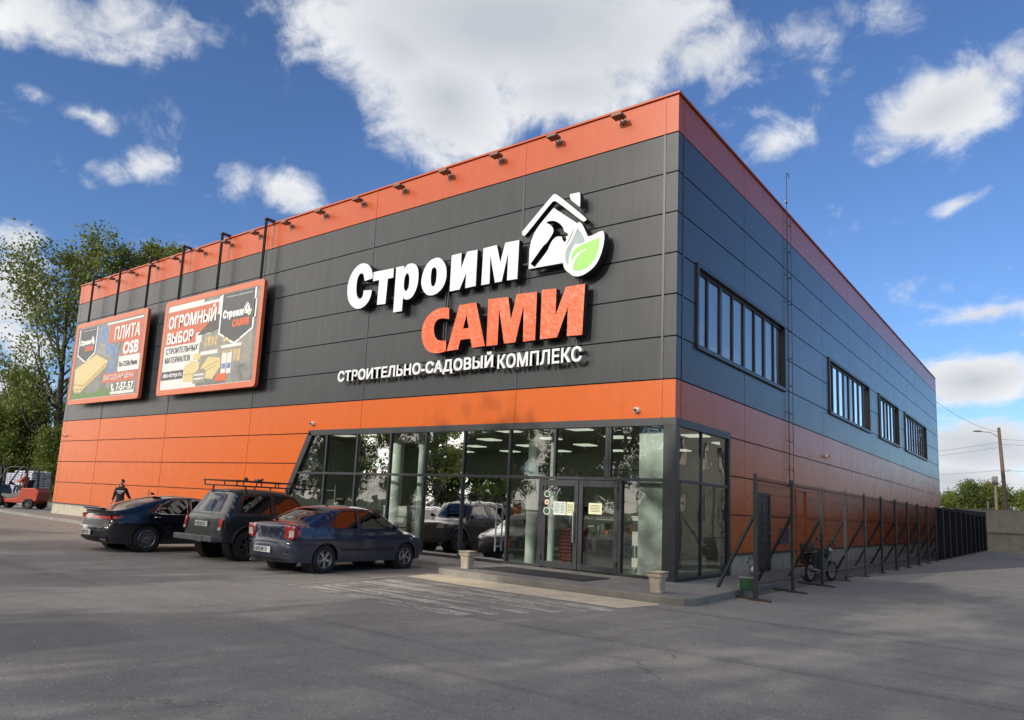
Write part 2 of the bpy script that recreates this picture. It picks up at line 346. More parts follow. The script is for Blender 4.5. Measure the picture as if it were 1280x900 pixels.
# ---------------- ground ----------------
GZ = -.15; BW = 32.46; BD = 42.33; SIDE = [.33, 4.5, 8.62, 12.75, 16.95, 21.1, 25.25, 29.4, 33.6, 37.8, 42.0]; FRONT = [-.34, -4.5, -10.48, -16.45, -22.43, -28.4, -32.12]
def asphalt():
    m = bpy.data.materials.new('asphalt'); m.use_nodes = True; T = NT(m.node_tree); b = T.n['Principled BSDF']
    pos = T.node('ShaderNodeNewGeometry').outputs['Position']
    big = T.noise(pos, .11, 5, .6); mid = T.noise(pos, .7, 7, .65, dist=.5); fine = T.noise(pos, 55, 4, .7); grit = T.noise(pos, 160, 2, .6)
    st = T.noise(T.node('ShaderNodeMapping', ins={0: pos, 2: (0, 0, R(25)), 3: (.25, 1.6, 1)}).outputs[0], 1.0, 5, .65)
    base = T.mix(T.mapr(big, .35, .65), (.33, .305, .258), (.43, .40, .34))
    base = T.mix(T.mapr(mid, .3, .7, 0, .55), base, (.26, .246, .218))
    base = T.mix(T.mapr(st, .45, .75, 0, .5), base, (.46, .44, .40))
    base = T.mix(T.mapr(fine, .35, .62, 0, .6), base, (.11, .106, .10))
    base = T.mix(T.mapr(T.noise(pos, 9, 6, .75), .38, .66, 0, .5), base, (.20, .19, .172))
    tyre = T.m('MULTIPLY', T.mapr(T.noise(T.node('ShaderNodeMapping', ins={0: pos, 2: (0, 0, R(-35)), 3: (.06, 2.4, 1)}).outputs[0], 1.0, 4, .6), .56, .68), T.mapr(T.noise(pos, .09, 2), .42, .55))
    base = T.mix(T.m('MULTIPLY', tyre, .35), base, (.09, .088, .085))
    vo = T.node('ShaderNodeTexVoronoi', ins={0: pos, 'Scale': 85.0}); 
    base = T.mix(T.mapr(vo.outputs['Distance'], .0, .25, .5, 0), base, (.34, .32, .29))
    v4 = T.node('ShaderNodeTexVoronoi', ins={0: pos, 'Scale': 34.0}); cr = T.node('ShaderNodeSeparateColor', ins={0: v4.outputs['Color']}).outputs[0]; dot = T.mapr(v4.outputs['Distance'], .15, .42, 1, 0)
    base = T.mix(T.m('MULTIPLY', dot, T.mapr(cr, .90, .93, 0, .75)), base, (.62, .58, .50)); base = T.mix(T.m('MULTIPLY', dot, T.mapr(cr, .12, .09, 0, .8)), base, (.06, .058, .055))
    # repair patches
    v5 = T.node('ShaderNodeTexVoronoi', distance='CHEBYCHEV', ins={0: pos, 'Scale': .16}); c5 = T.node('ShaderNodeSeparateColor', ins={0: v5.outputs['Color']}).outputs[1]
    base = T.mix(T.m('MULTIPLY', T.mapr(v5.outputs['Distance'], .26, .262, 1, 0), T.mapr(c5, .80, .81, 0, .28)), base, (.15, .145, .135))
    # hairline cracks and filled seams
    dp = T.node('ShaderNodeVectorMath', operation='ADD', ins={0: pos, 1: T.node('ShaderNodeTexNoise', ins={'Vector': pos, 'Scale': 1.3, 'Detail': 6.0}).outputs['Color']}).outputs[0]
    v2 = T.node('ShaderNodeTexVoronoi', feature='DISTANCE_TO_EDGE', ins={0: dp, 'Scale': .17})
    crack = T.m('MULTIPLY', T.mapr(v2.outputs['Distance'], 0, .0035, 1, 0), T.mapr(T.noise(pos, .35, 3), .45, .6))
    base = T.mix(T.m('MULTIPLY', crack, .45), base, (.03, .03, .03))
    # oil spots
    v3 = T.node('ShaderNodeTexVoronoi', ins={0: dp, 'Scale': .8}); oil = T.m('MULTIPLY', T.mapr(v3.outputs['Distance'], .05, .2, 1, 0), T.mapr(T.noise(pos, .5, 2), .56, .62))
    base = T.mix(T.m('MULTIPLY', oil, .5), base, (.03, .03, .03))
    T.set(b.inputs['Base Color'], base); T.set(b.inputs['Roughness'], T.mapr(mid, .3, .7, .78, .95)); b.inputs['Specular IOR Level'].default_value = .35
    h = T.m('ADD', T.m('MULTIPLY', fine, .5), T.m('MULTIPLY', grit, .5)); h = T.m('ADD', h, T.m('MULTIPLY', big, 5))
    T.l.new(T.node('ShaderNodeBump', ins={0: .6, 1: .012, 'Height': h}).outputs[0], b.inputs['Normal']); return m
def grassm():
    m = mat('grass', (.05, .085, .022), .95, var=.35, vs=.5, bump=.5, bs=20); return m
MT['asphalt'] = asphalt(); MT['grass'] = grassm()
def worn_paint(name, col, lo, hi, scale=5, st=(1, 1, 1), seed=0.0):
    m = bpy.data.materials.new(name); m.use_nodes = True; T = NT(m.node_tree); b = T.n['Principled BSDF']
    pos = T.node('ShaderNodeNewGeometry').outputs['Position']; mp = T.node('ShaderNodeMapping', ins={0: pos, 1: (seed, seed, 0), 3: st}).outputs[0]
    n = T.m('ADD', T.m('MULTIPLY', T.noise(mp, scale, 8, .72), .6), T.m('MULTIPLY', T.noise(pos, 38, 4, .7), .4))
    T.set(b.inputs['Base Color'], T.mix(T.mapr(T.noise(pos, 2.5, 5), .3, .7), col, tuple(x * .72 for x in col))); b.inputs['Roughness'].default_value = .85
    T.set(b.inputs['Alpha'], T.mapr(n, lo, hi)); return m
MT['yellow'] = worn_paint('worn_cream_paint', (.76, .66, .47), .37, .44, 2.2, (.5, 1.6, 1))
MT['hatch'] = worn_paint('worn_hatch_paint', (.60, .56, .47), .44, .53, 2.2, (.4, 1.3, 1), 3.0)
MT['line'] = worn_paint('worn_line_paint', (.55, .53, .48), .44, .55, 2.0, (.8, .8, 1), 7.0)
g = MB().add([(-500, -500, GZ), (500, -500, GZ), (500, 600, GZ), (-500, 600, GZ)], [(0, 1, 2, 3)]).build('ground', 'grass'); struct(g)
a = MB(); za = GZ + .004
GZ2 = za
a.add([(-90, -26, za), (40, -26, za), (40, 52.3, za), (-90, 52.3, za)], [(0, 1, 2, 3)]); struct(a.build('parking_lot', 'asphalt'))
# concrete apron: entrance slab, front walk and side walk, each a real step
sl = MB()
sl.prism([(-4.6, .02), (-4.6, -2.45), (-4.45, -2.7), (-4.2, -2.75), (1.0, -2.75), (1.4, -2.66), (1.52, -2.4), (1.45, .3), (1.42, 3.3), (1.25, 3.4), (1.25, 42), (.05, 42), (.05, 3.3), (.05, .02)], GZ - .1, -.004, 'z')
struct(sl.build('entrance_slab', 'slab', bevel=.025))
sw = MB().prism([(-4.62, .02), (-4.62, -1.25), (-17, -1.45), (-22, -2.0), (-30, -1.6), (-36, -1.1), (-60, -1.1), (-60, 3), (-32.5, 3), (-32.5, .02)], GZ - .1, -.02, 'z'); struct(sw.build('pavement', 'slab', bevel=.025))
mk = MB(); zp = za + .004
def quad(mb, x0, x1, y0, y1, z=None): z = zp if z is None else z; mb.add([(x0, y0, z), (x1, y0, z), (x1, y1, z), (x0, y1, z)], [(0, 1, 2, 3)])
mk.add([(-4.5, -2.78, zp), (-4.45, -3.75, zp), (-1.4, -4.0, zp), (.85, -4.0, zp), (1.05, -3.0, zp), (1.0, -2.78, zp)], [(0, 1, 2, 3, 4, 5)])
struct(mk.build('painted_entrance_strip', 'yellow'))
hk = MB()
for i, y in enumerate((-4.08, -4.52, -4.98, -5.5, -6.02, -6.55)):
    hk.add([(-4.2+.04*i, y, zp), (.95-.22*i, y-.12, zp), (.95-.22*i, y-.50, zp), (-4.15+.04*i, y-.40, zp)], [(0, 3, 2, 1)])
struct(hk.build('painted_crosswalk', 'hatch'))
ln = MB()
for x, y0, y1 in ((-4.28, -6.9, -2.8), (-7.3, -7.2, -1.9), (-10.3, -7.2, -1.9), (-13.6, -7.4, -1.9), (-16.4, -7.2, -2.2), (-19.2, -7.3, -2.4), (-22.0, -7.3, -2.4), (-24.9, -7.3, -2.3), (-27.8, -7.2, -2.2), (-30.6, -7.0, -2.2), (-33.4, -7, -2.2)):
    ln.add([(x-.05, y0, zp+.002), (x+.05, y0, zp+.002), (x-.25, y1, zp+.002), (x-.35, y1, zp+.002)], [(0, 1, 2, 3)])
quad(ln, -23, -4.4, -7.9, -7.8, zp+.002) if False else None
struct(ln.build('painted_bay_lines', 'line'))

# ---------------- building ----------------
bld = thing('store_building', 'large two-storey retail building clad in graphite and orange steel panels with a glazed corner entrance', 'building')
def clip(poly, a, b, c):
    """keep a*x+b*y<=c"""
    out = []
    for i in range(len(poly)):
        p, q = poly[i-1], poly[i]; dp = a*p[0]+b*p[1]-c; dq = a*q[0]+b*q[1]-c
        if (dp <= 0) != (dq <= 0): t = dp/(dp-dq); out.append((p[0]+(q[0]-p[0])*t, p[1]+(q[1]-p[1])*t))
        if dq <= 0: out.append(q)
    return out
def sub(rects, h):
    out = []
    for (x0, x1, y0, y1) in rects:
        a0, a1, b0, b1 = max(x0, h[0]), min(x1, h[1]), max(y0, h[2]), min(y1, h[3])
        if a0 >= a1 or b0 >= b1: out.append((x0, x1, y0, y1)); continue
        if a0 > x0: out.append((x0, a0, y0, y1))
        if a1 < x1: out.append((a1, x1, y0, y1))
        if b0 > y0: out.append((a0, a1, y0, b0))
        if b1 < y1: out.append((a0, a1, b1, y1))
    return [r for r in out if r[1]-r[0] > .02 and r[3]-r[2] > .02]
G_ = .022; P0 = .5
def rowz(k): return P0 + k, P0 + k + 1
SLX = lambda z: -12.93 - (3.6 - z) * .502
cl = {'orange': MB(), 'dark': MB(), 'parapet': MB()}
def addf(mb, poly):
    if len(poly) >= 3: mb.prism(poly, 0, .06, 'y')
fx = [0.0] + FRONT + [-BW]
for k in range(11):
    z0, z1 = rowz(k); key = 'orange' if k < 4 else 'dark' if k < 10 else 'parapet'
    if k == 10: z1 = 11.46
    for i in range(len(fx)-1):
        x1, x0 = fx[i]-G_/2, fx[i+1]+G_/2; zz0, zz1 = z0+G_, z1-G_*.5
        if i == 0: x1 = 0.0
        rect = [(x0, zz0), (x1, zz0), (x1, zz1), (x0, zz1)]
        if k >= 4: addf(cl[key], rect); continue
        if zz0 < 3.61:
            if zz1 > 3.61: addf(cl[key], [(max(x0, -12.93), 3.61), (x1, 3.61), (x1, zz1), (max(x0, -12.93), zz1)] if x1 > -12.93 else [])
            # left of the raking frame: x + .502*(3.6-z) <= -12.93
            q = clip(rect, 1, -.502, -12.93 - .502*3.6)
            if zz1 > 3.61 and x1 > -12.93: q = clip(q, 1, 0, -12.93)
            addf(cl[key], q)
        else: addf(cl[key], rect)
# side
WIN = [(1.13, 8.17, 5.45, 7.55, 8), (13.6, 20.65, 5.45, 7.55, 8), (22.8, 27.8, 5.45, 7.55, 6), (29.7, 37.2, 5.45, 7.55, 9)]
HOL = [(w[0], w[1], w[2], w[3]) for w in WIN] + [(0, 3.32, -1, 3.61), (5.5, 6.6, -1, 2.16), (9.16, 10.36, -1, 2.43)]
cs = {'orange': MB(), 'dark': MB(), 'parapet': MB()}
sy = [0.0] + SIDE + [BD]
for k in range(11):
    z0, z1 = rowz(k); key = 'orange' if k < 4 else 'dark' if k < 10 else 'parapet'
    if k == 10: z1 = 11.46
    for i in range(len(sy)-1):
        rs = [(sy[i]+(G_/2 if i else 0.06), sy[i+1]-G_/2, z0+G_, z1-G_*.5)]
        for h in HOL: rs = [q for r_ in rs for q in sub([r_], h)]
        for (a0, a1, b0, b1) in rs: cs[key].box(-.06, 0, a0, a1, b0, b1)
for key, nm, m in (('orange', 'orange_cladding', 'orange'), ('dark', 'graphite_cladding', 'dark'), ('parapet', 'parapet_band', 'parapet')):
    cl[key].v += []; o_ = len(cl[key].v); cl[key].v += cs[key].v; cl[key].f += [tuple(i+o_ for i in f) for f in cs[key].f]
    cl[key].build(nm, m, bld, bevel=0)
# flashings, cap, plinth
fl = MB(); fl.box(-BW-.03, .045, -.045, .30, 11.468, 11.525); fl.box(-.30, .045, .302, BD+.03, 11.468, 11.525); fl.box(-BW-.03, -BW+.3, .302, BD+.03, 11.468, 11.525); fl.build('parapet_cap', 'parapet', bld, bevel=.006)
for x in FRONT[:6]: MB().box(x-.028, x+.028, -.012, -.001, 4.52, 10.49).build('joint_flashing', 'darktrim', bld)
for y in SIDE[:1]: MB().box(.001, .012, y-.03, y+.03, 4.52, 10.49).build('joint_flashing', 'darktrim', bld)
for x in FRONT[:6]:
    MB().box(x-.02, x+.02, -.009, -.001, 10.515, 11.455).build('joint_flashing', 'parapet', bld); MB().box(x-.02, x+.02, -.009, -.001, (3.63 if x > -12.9 else .52), 4.49).build('joint_flashing', 'orange', bld)
for y in SIDE[:1]: MB().box(.001, .010, y-.025, y+.025, 10.515, 11.455).build('joint_flashing', 'parapet', bld); MB().box(.001, .010, y-.025, y+.025, 3.63, 4.49).build('joint_flashing', 'orange', bld)
bk = MB()
bk.prism([(-BW+.03, .01), (-14.80, .01), (-12.97, 3.63), (-.08, 3.63), (-.08, 11.44), (-BW+.03, 11.44)], .035, .2, 'y')
rs = [(.20, BD-.03, .01, 11.44)]
for h in HOL[:5]: rs = [q for r_ in rs for q in sub([r_], h)]
for (a0, a1, b0, b1) in rs: bk.box(-.2, -.035, a0, a1, b0, b1)
bk.build('wall', 'backing', bld)
rf = MB(); rf.box(-BW+.05, -.05, .21, BD-.05, 10.9, 11.0); rf.box(-BW+.001, -BW+.2, .2, BD, 0, 11.46); rf.box(-BW, 0, BD-.001, BD+.2, 0, 11.46); rf.build('rear_shell', 'dark', bld)
MB().prism([(-BW-.02, -.2), (SLX(.47)-.0, -.2), (SLX(.47), .47), (-BW-.02, .47)], .02, .2, 'y').build('plinth', 'plinth', bld)
for a0, a1 in ((3.33, 5.45), (6.66, 9.12), (10.4, BD)): MB().box(-.2, -.018, a0, a1, -.2, .47).build('plinth', 'plinth', bld)
MB().box(-BW-.02, SLX(.5), -.02, .1, .472, .508).build('plinth_flashing', 'plinthcap', bld)
for a0, a1 in ((3.33, 5.45), (6.66, 9.12), (10.4, BD)): MB().box(-.1, .02, a0, a1, .472, .508).build('plinth_flashing', 'plinthcap', bld)
# ---- glazed corner
gf = MB()
ZT = 3.43
gf.box(-12.93, .05, -.05, .12, ZT, 3.608)                         # head
gf.box(-.05, .05, .12, 3.32, ZT+.0, 3.608)
d = Vector((-.502, 0, -1)).normalized()
gf.prism([(-12.93, 3.606), (-12.75, 3.43), (SLX(-.02)+.20, -.02), (SLX(-.02), -.02)], -.05, .12, 'y')   # raking jamb
gf.box(-.26, .05, -.052, .16, -.004, ZT-.001)                      # corner post
gf.box(-.05, .052, 3.20, 3.32, -.004, ZT-.001)
gf.build('shopfront_frame', 'frame', bld, bevel=.006)
ml = MB(); TR = 2.2
MX = [-12.01, -10.54, -9.05, -7.6, -6.16, -4.59, -3.53]
for x in MX[:6]: ml.box(x-.032, x+.032, -.03, .08, .06, ZT-.001)
ml.box(-3.6, -3.48, -.045, .10, 0, TR-.04)
for x in (-3.18, -1.63): ml.box(x-.032, x+.032, -.03, .08, TR+.04, ZT-.001)
ml.box(-1.75, -1.64, -.03, .08, TR+.04, ZT-.001)
ml.box(-13.55, -.27, -.032, .082, TR-.035, TR+.035); ml.box(-14.6, -3.6, -.034, .084, -.004, .06); ml.box(-1.28, -.27, -.034, .084, -.004, .06)
ml.box(-.04, .03, 1.45, 1.51, .06, ZT-.001); ml.box(-.042, .032, .17, 3.2, TR-.035, TR+.035); ml.box(-.044, .034, .17, 3.2, -.004, .06)
ml.build('mullions', 'frame', bld, bevel=.004)
def pane(poly, y, name='glass_pane', par=bld, m='glass', ax='y'):
    mb = MB()
    mb.add([((p[0], y, p[1]) if ax == 'y' else (y, p[0], p[1])) for p in poly], [tuple(range(len(poly)))]); return mb.build(name, m, par)
xs = [None] + MX[:6] + [-3.6]
for i in range(7):
    xa, xb = xs[i], xs[i+1]
    for z0, z1 in ((.06, TR-.035), (TR+.035, ZT)):
        if xa is None: pane([(SLX(z0)+.18, z0), (xb-.03, z0), (xb-.03, z1), (SLX(z1)+.18, z1)], .03)
        elif not (i == 6 and z0 > 1): pane([(xa+.03, z0), (xb-.03, z0), (xb-.03, z1), (xa+.03, z1)], .03)
for xa, xb in ((-4.56, -3.21), (-3.15, -1.75), (-1.6, -.26)): pane([(xa, TR+.035), (xb, TR+.035), (xb, ZT), (xa, ZT)], .03)
pane([(-1.28, .06), (-.26, .06), (-.26, TR-.035), (-1.28, TR-.035)], .03)
for ya, yb in ((.17, 1.45), (1.51, 3.2)):
    for z0, z1 in ((.06, TR-.035), (TR+.035, ZT)): pane([(ya, z0), (yb, z0), (yb, z1), (ya, z1)], -.005, ax='x')
# doors
for i, (xa, xb) in enumerate(((-3.48, -2.44), (-2.42, -1.36))):
    dr = MB(); t = .11
    for (x0, x1, z0, z1) in ((xa, xa+t, .03, TR-.05), (xb-t, xb, .03, TR-.05), (xa+t, xb-t, .03, .17), (xa+t, xb-t, TR-.2, TR-.05)): dr.box(x0, x1, -.055, .03, z0, z1)
    d_ = dr.build('entrance_door', 'frame', bld, bevel=.005)
    pane([(xa+t, .17), (xb-t, .17), (xb-t, TR-.2), (xa+t, TR-.2)], -.01, 'door_glass', d_)
    h = MB(); hx = (xb-.06) if i == 0 else (xa+.05)
    if i == 0:
        h.tube([(hx-.02, -.055, 1.28), (hx-.02, -.13, 1.28)], .012); h.tube([(hx-.02, -.055, .78), (hx-.02, -.13, .78)], .012); h.tube([(hx-.02, -.13, .66), (hx-.02, -.13, 1.40)], .016)
        h.build('pull_handle', 'steel', d_, smooth=True)
    for z in (.25, 1.55, 1.95): xh = xa+.02 if i == 0 else xb-.02; MB().tube([(xh, -.07, z-.06), (xh, -.07, z+.06)], .018).build('hinge', 'black', d_, smooth=True)
dj = MB().box(-1.36, -1.28, -.045, .10, 0, TR-.04).build('door_jamb', 'frame', bld)
h = MB().tube([(-4.86, -.10, .28), (-4.86, -.10, 1.52)], .022).tube([(-4.86, -.10, .40), (-4.86, .0, .40)], .012).tube([(-4.86, -.10, 1.4), (-4.86, 0, 1.4)], .012); h.build('pull_bar', 'steel', bld, smooth=True)
# stickers and notices on the doors
st = MB()
for (x, z, r_) in ((-3.33, 1.80, .085), (-3.33, 1.60, .065), (-3.33, 1.38, .095)): st.lathe([(.001, 0), (r_, 0), (r_, .003)], 20, Matrix.Translation((x, -.06, z)) @ Matrix.Rotation(R(90), 4, 'X'))
st.build('round_sticker', 'paper', bld)
s2 = MB()
for (x, z, r_) in ((-3.33, 1.80, .066), (-3.33, 1.38, .075)): s2.lathe([(.001, 0), (r_, 0), (r_, .003)], 20, Matrix.Translation((x, -.064, z)) @ Matrix.Rotation(R(90), 4, 'X'))
s2.build('sticker_centre', 'green_sticker' if 'green_sticker' in MT else 'green', bld)
s3 = MB().lathe([(.001, 0), (.04, 0), (.04, .003)], 20, Matrix.Translation((-3.33, -.064, 1.60)) @ Matrix.Rotation(R(90), 4, 'X')); s3.build('sticker_centre', 'texto', bld)
MT['note'] = mat('pale_yellow_paper', (.66, .66, .42), .7, var=.04); MT['note2'] = mat('pale_green_paper', (.58, .66, .6), .7, var=.04)
MB().box(-3.16, -2.80, -.02, -.014, 1.30, 1.62).build('notice', 'note2', bld); MB().box(-2.78, -2.56, -.02, -.014, 1.30, 1.62).build('notice', 'note', bld); MB().box(-2.16, -1.80, -.02, -.014, 1.36, 1.62).build('notice', 'note', bld)
tl = MB()
for x0, x1, zt, n in ((-3.13, -2.98, 1.58, 7), (-2.95, -2.84, 1.58, 7), (-2.75, -2.59, 1.56, 6), (-2.11, -1.85, 1.57, 5)):
    for k in range(n):
        xx = x0
        while xx < x1-.01:
            w = random.uniform(.015, .05); tl.box(xx, min(xx+w, x1), -.0225, -.0205, zt-.035*k-.014, zt-.035*k); xx += w+.012
tl.build('notice_print', 'text', bld)
# ---- side windows
for (a0, a1, b0, b1, n) in WIN:
    w = MB(); t = .10
    w.box(-.25, .05, a0-.02, a1+.02, b1-.08, b1+.03); w.box(-.25, .07, a0-.02, a1+.02, b0-.04, b0+.07); w.box(-.25, .05, a0-.02, a0+.08, b0+.07, b1-.08); w.box(-.25, .05, a1-.08, a1+.02, b0+.07, b1-.08)
    f = w.build('window', 'frame', bld, bevel=.005); wd_ = (a1-a0)/n; mm = MB()
    mm.box(-.13, -.055, a0+.08, a1-.08, b1-.16, b1-.08); mm.box(-.13, -.055, a0+.08, a1-.08, b0+.07, b0+.13)
    for i in range(n+1):
        y = a0+wd_*i; tt = .035 if i % 2 else .065
        if 0 < i < n: mm.box(-.13, -.05, y-tt, y+tt, b0+.13, b1-.16)
    mm.build('window_mullions', 'frame', f, bevel=.004)
    p = MB()
    for i in range(n):
        y = a0+wd_*i; q = [(y+.03, b0+.13), (y+wd_-.03, b0+.13), (y+wd_-.03, b1-.16), (y+.03, b1-.16)]; p.add([(-.09, *v) for v in q], [(0, 1, 2, 3)])
    p.build('window_panes', 'wglass', f)
    bl = MB(); bl.box(-.165, -.145, a0+.05, a1-.05, b0+.05, b1-.1); bl.build('blind', 'blind', f)
# ---- side doors, vent, pipes
d1 = MB().box(-.06, .0, 5.52, 6.58, .0, 2.15).build('side_door', 'frame', bld, bevel=.004)
q = MB(); q.box(.001, .03, 5.5, 5.58, 0, 2.17); q.box(.001, .03, 6.52, 6.6, 0, 2.17); q.box(.001, .03, 5.58, 6.52, 2.09, 2.17); q.box(.001, .012, 5.95, 6.15, .9, 1.9); q.build('door_frame', 'darktrim', d1)
MB().tube([(.0, 6.46, 1.05), (.07, 6.46, 1.05), (.07, 6.34, 1.05)], .011).build('handle', 'steel', d1, smooth=True)
d2 = MB().box(-.06, -.012, 9.2, 10.32, .02, 2.40).build('side_door', 'orange', bld, label='orange flush side door')
q = MB(); q.box(-.02, .03, 9.16, 9.22, 0, 2.43); q.box(-.02, .03, 10.30, 10.36, 0, 2.43); q.box(-.02, .03, 9.22, 10.3, 2.37, 2.43); q.build('door_frame', 'orange', d2)
MB().tube([(-.01, 10.2, 1.05), (.06, 10.2, 1.05), (.06, 10.08, 1.05)], .011).build('handle', 'black', d2, smooth=True)
v = MB(); v.box(.001, .05, 7.5, 7.56, .72, 1.2); v.box(.001, .05, 8.24, 8.3, .72, 1.2); v.box(.001, .05, 7.56, 8.24, 1.14, 1.2); v.box(.001, .05, 7.56, 8.24, .72, .78)
for k in range(6): v.prism([(.005, .80+.056*k), (.05, .79+.056*k), (.05, .80+.056*k), (.005, .83+.056*k)], 7.56, 8.24, 'y')
v.build('louvre_vent', 'grey', bld)
cd = MB()
for y in (8.36, 8.80): cd.tube([(.06, y, 2.55), (.06, y, 11.45)], .010)
for k in range(10): cd.tube([(.005, 8.36, 3.0+.9*k), (.06, 8.36, 3.0+.9*k)], .012); cd.tube([(.005, 8.8, 3.0+.9*k), (.06, 8.8, 3.0+.9*k)], .018); 
cd.tube([(.06, 8.36, 2.55), (.06, 8.5, 2.45), (.06, 8.66, 2.45), (.06, 8.8, 2.55)], .022)
cd.build('conduit', 'dark', bld, smooth=True)
ms = MB(); ms.tube([(-.1, 8.92, 11.5), (-.1, 8.92, 12.98), (-.1, 9.0, 13.1), (-.1, 9.14, 13.1), (-.1, 9.2, 13.0)], .013); ms.tube([(-.1, 8.78, 12.0), (-.1, 8.96, 12.0)], .03); 
m_ = ms.build('roof_mast', 'blackmetal', None, smooth=True); tag(m_, 'thin mast with a hooked tip standing on the roof edge', 'mast')
# ---- interior seen through the glass
MT['in_wall'] = mat('inner_wall', (.50, .53, .50), .8, var=.15, vs=.6); MT['in_floor'] = mat('inner_floor', (.36, .37, .34), .35, var=.1); MT['in_ceil'] = mat('inner_ceiling', (.34, .34, .33), .8)
MT['col'] = mat('pale_column', (.72, .77, .72), .6, var=.06, vs=1.5); MT['panel_light'] = mat('panel_light', (.8, .8, .75), .5, emit=((.95, .97, .80), .7)); MT['counter'] = mat('counter_white', (.55, .56, .52), .5, var=.08, vs=1.2); MT['shelf'] = mat('shelf_goods', (.10, .10, .11), .6, var=.6, vs=5, col2=(.20, .17, .13))
i_ = MB(); i_.box(-15.5, -.25, 9.5, 9.6, 0, 3.7); i_.box(-15.6, -15.5, .2, 9.5, 0, 3.7); i_.box(-.25, -.2, 3.35, 9.5, 0, 3.7); i_.build('inner_wall', 'in_wall', bld)
MB().box(-15.5, -.06, .09, 9.5, -.02, -.002).build('inner_floor', 'in_floor', bld); MB().box(-15.5, -.06, .21, 9.5, 3.62, 3.66).build('inner_ceiling', 'in_ceil', bld)
for x in (-1.1, -3.5, -5.9, -8.3, -10.7, -13.1):
    for y in (1.6, 3.8, 6.0, 8.2): MB().box(x-.3, x+.3, y-.3, y+.3, 3.585, 3.615).build('ceiling_light', 'panel_light', bld)
cm = MB()
cm.box(-1.02, -.32, .3, .85, 0, 3.6); cm.build('column', 'col', bld)
for x, r_ in ((-5.1, .14), (-10.25, .2), (-4.45, .09), (-9.2, .1)): MB().lathe([(r_, 0), (r_, 3.6)], 24, Matrix.Translation((x+.75, .75, 0))).build('column', 'col', bld, smooth=True)
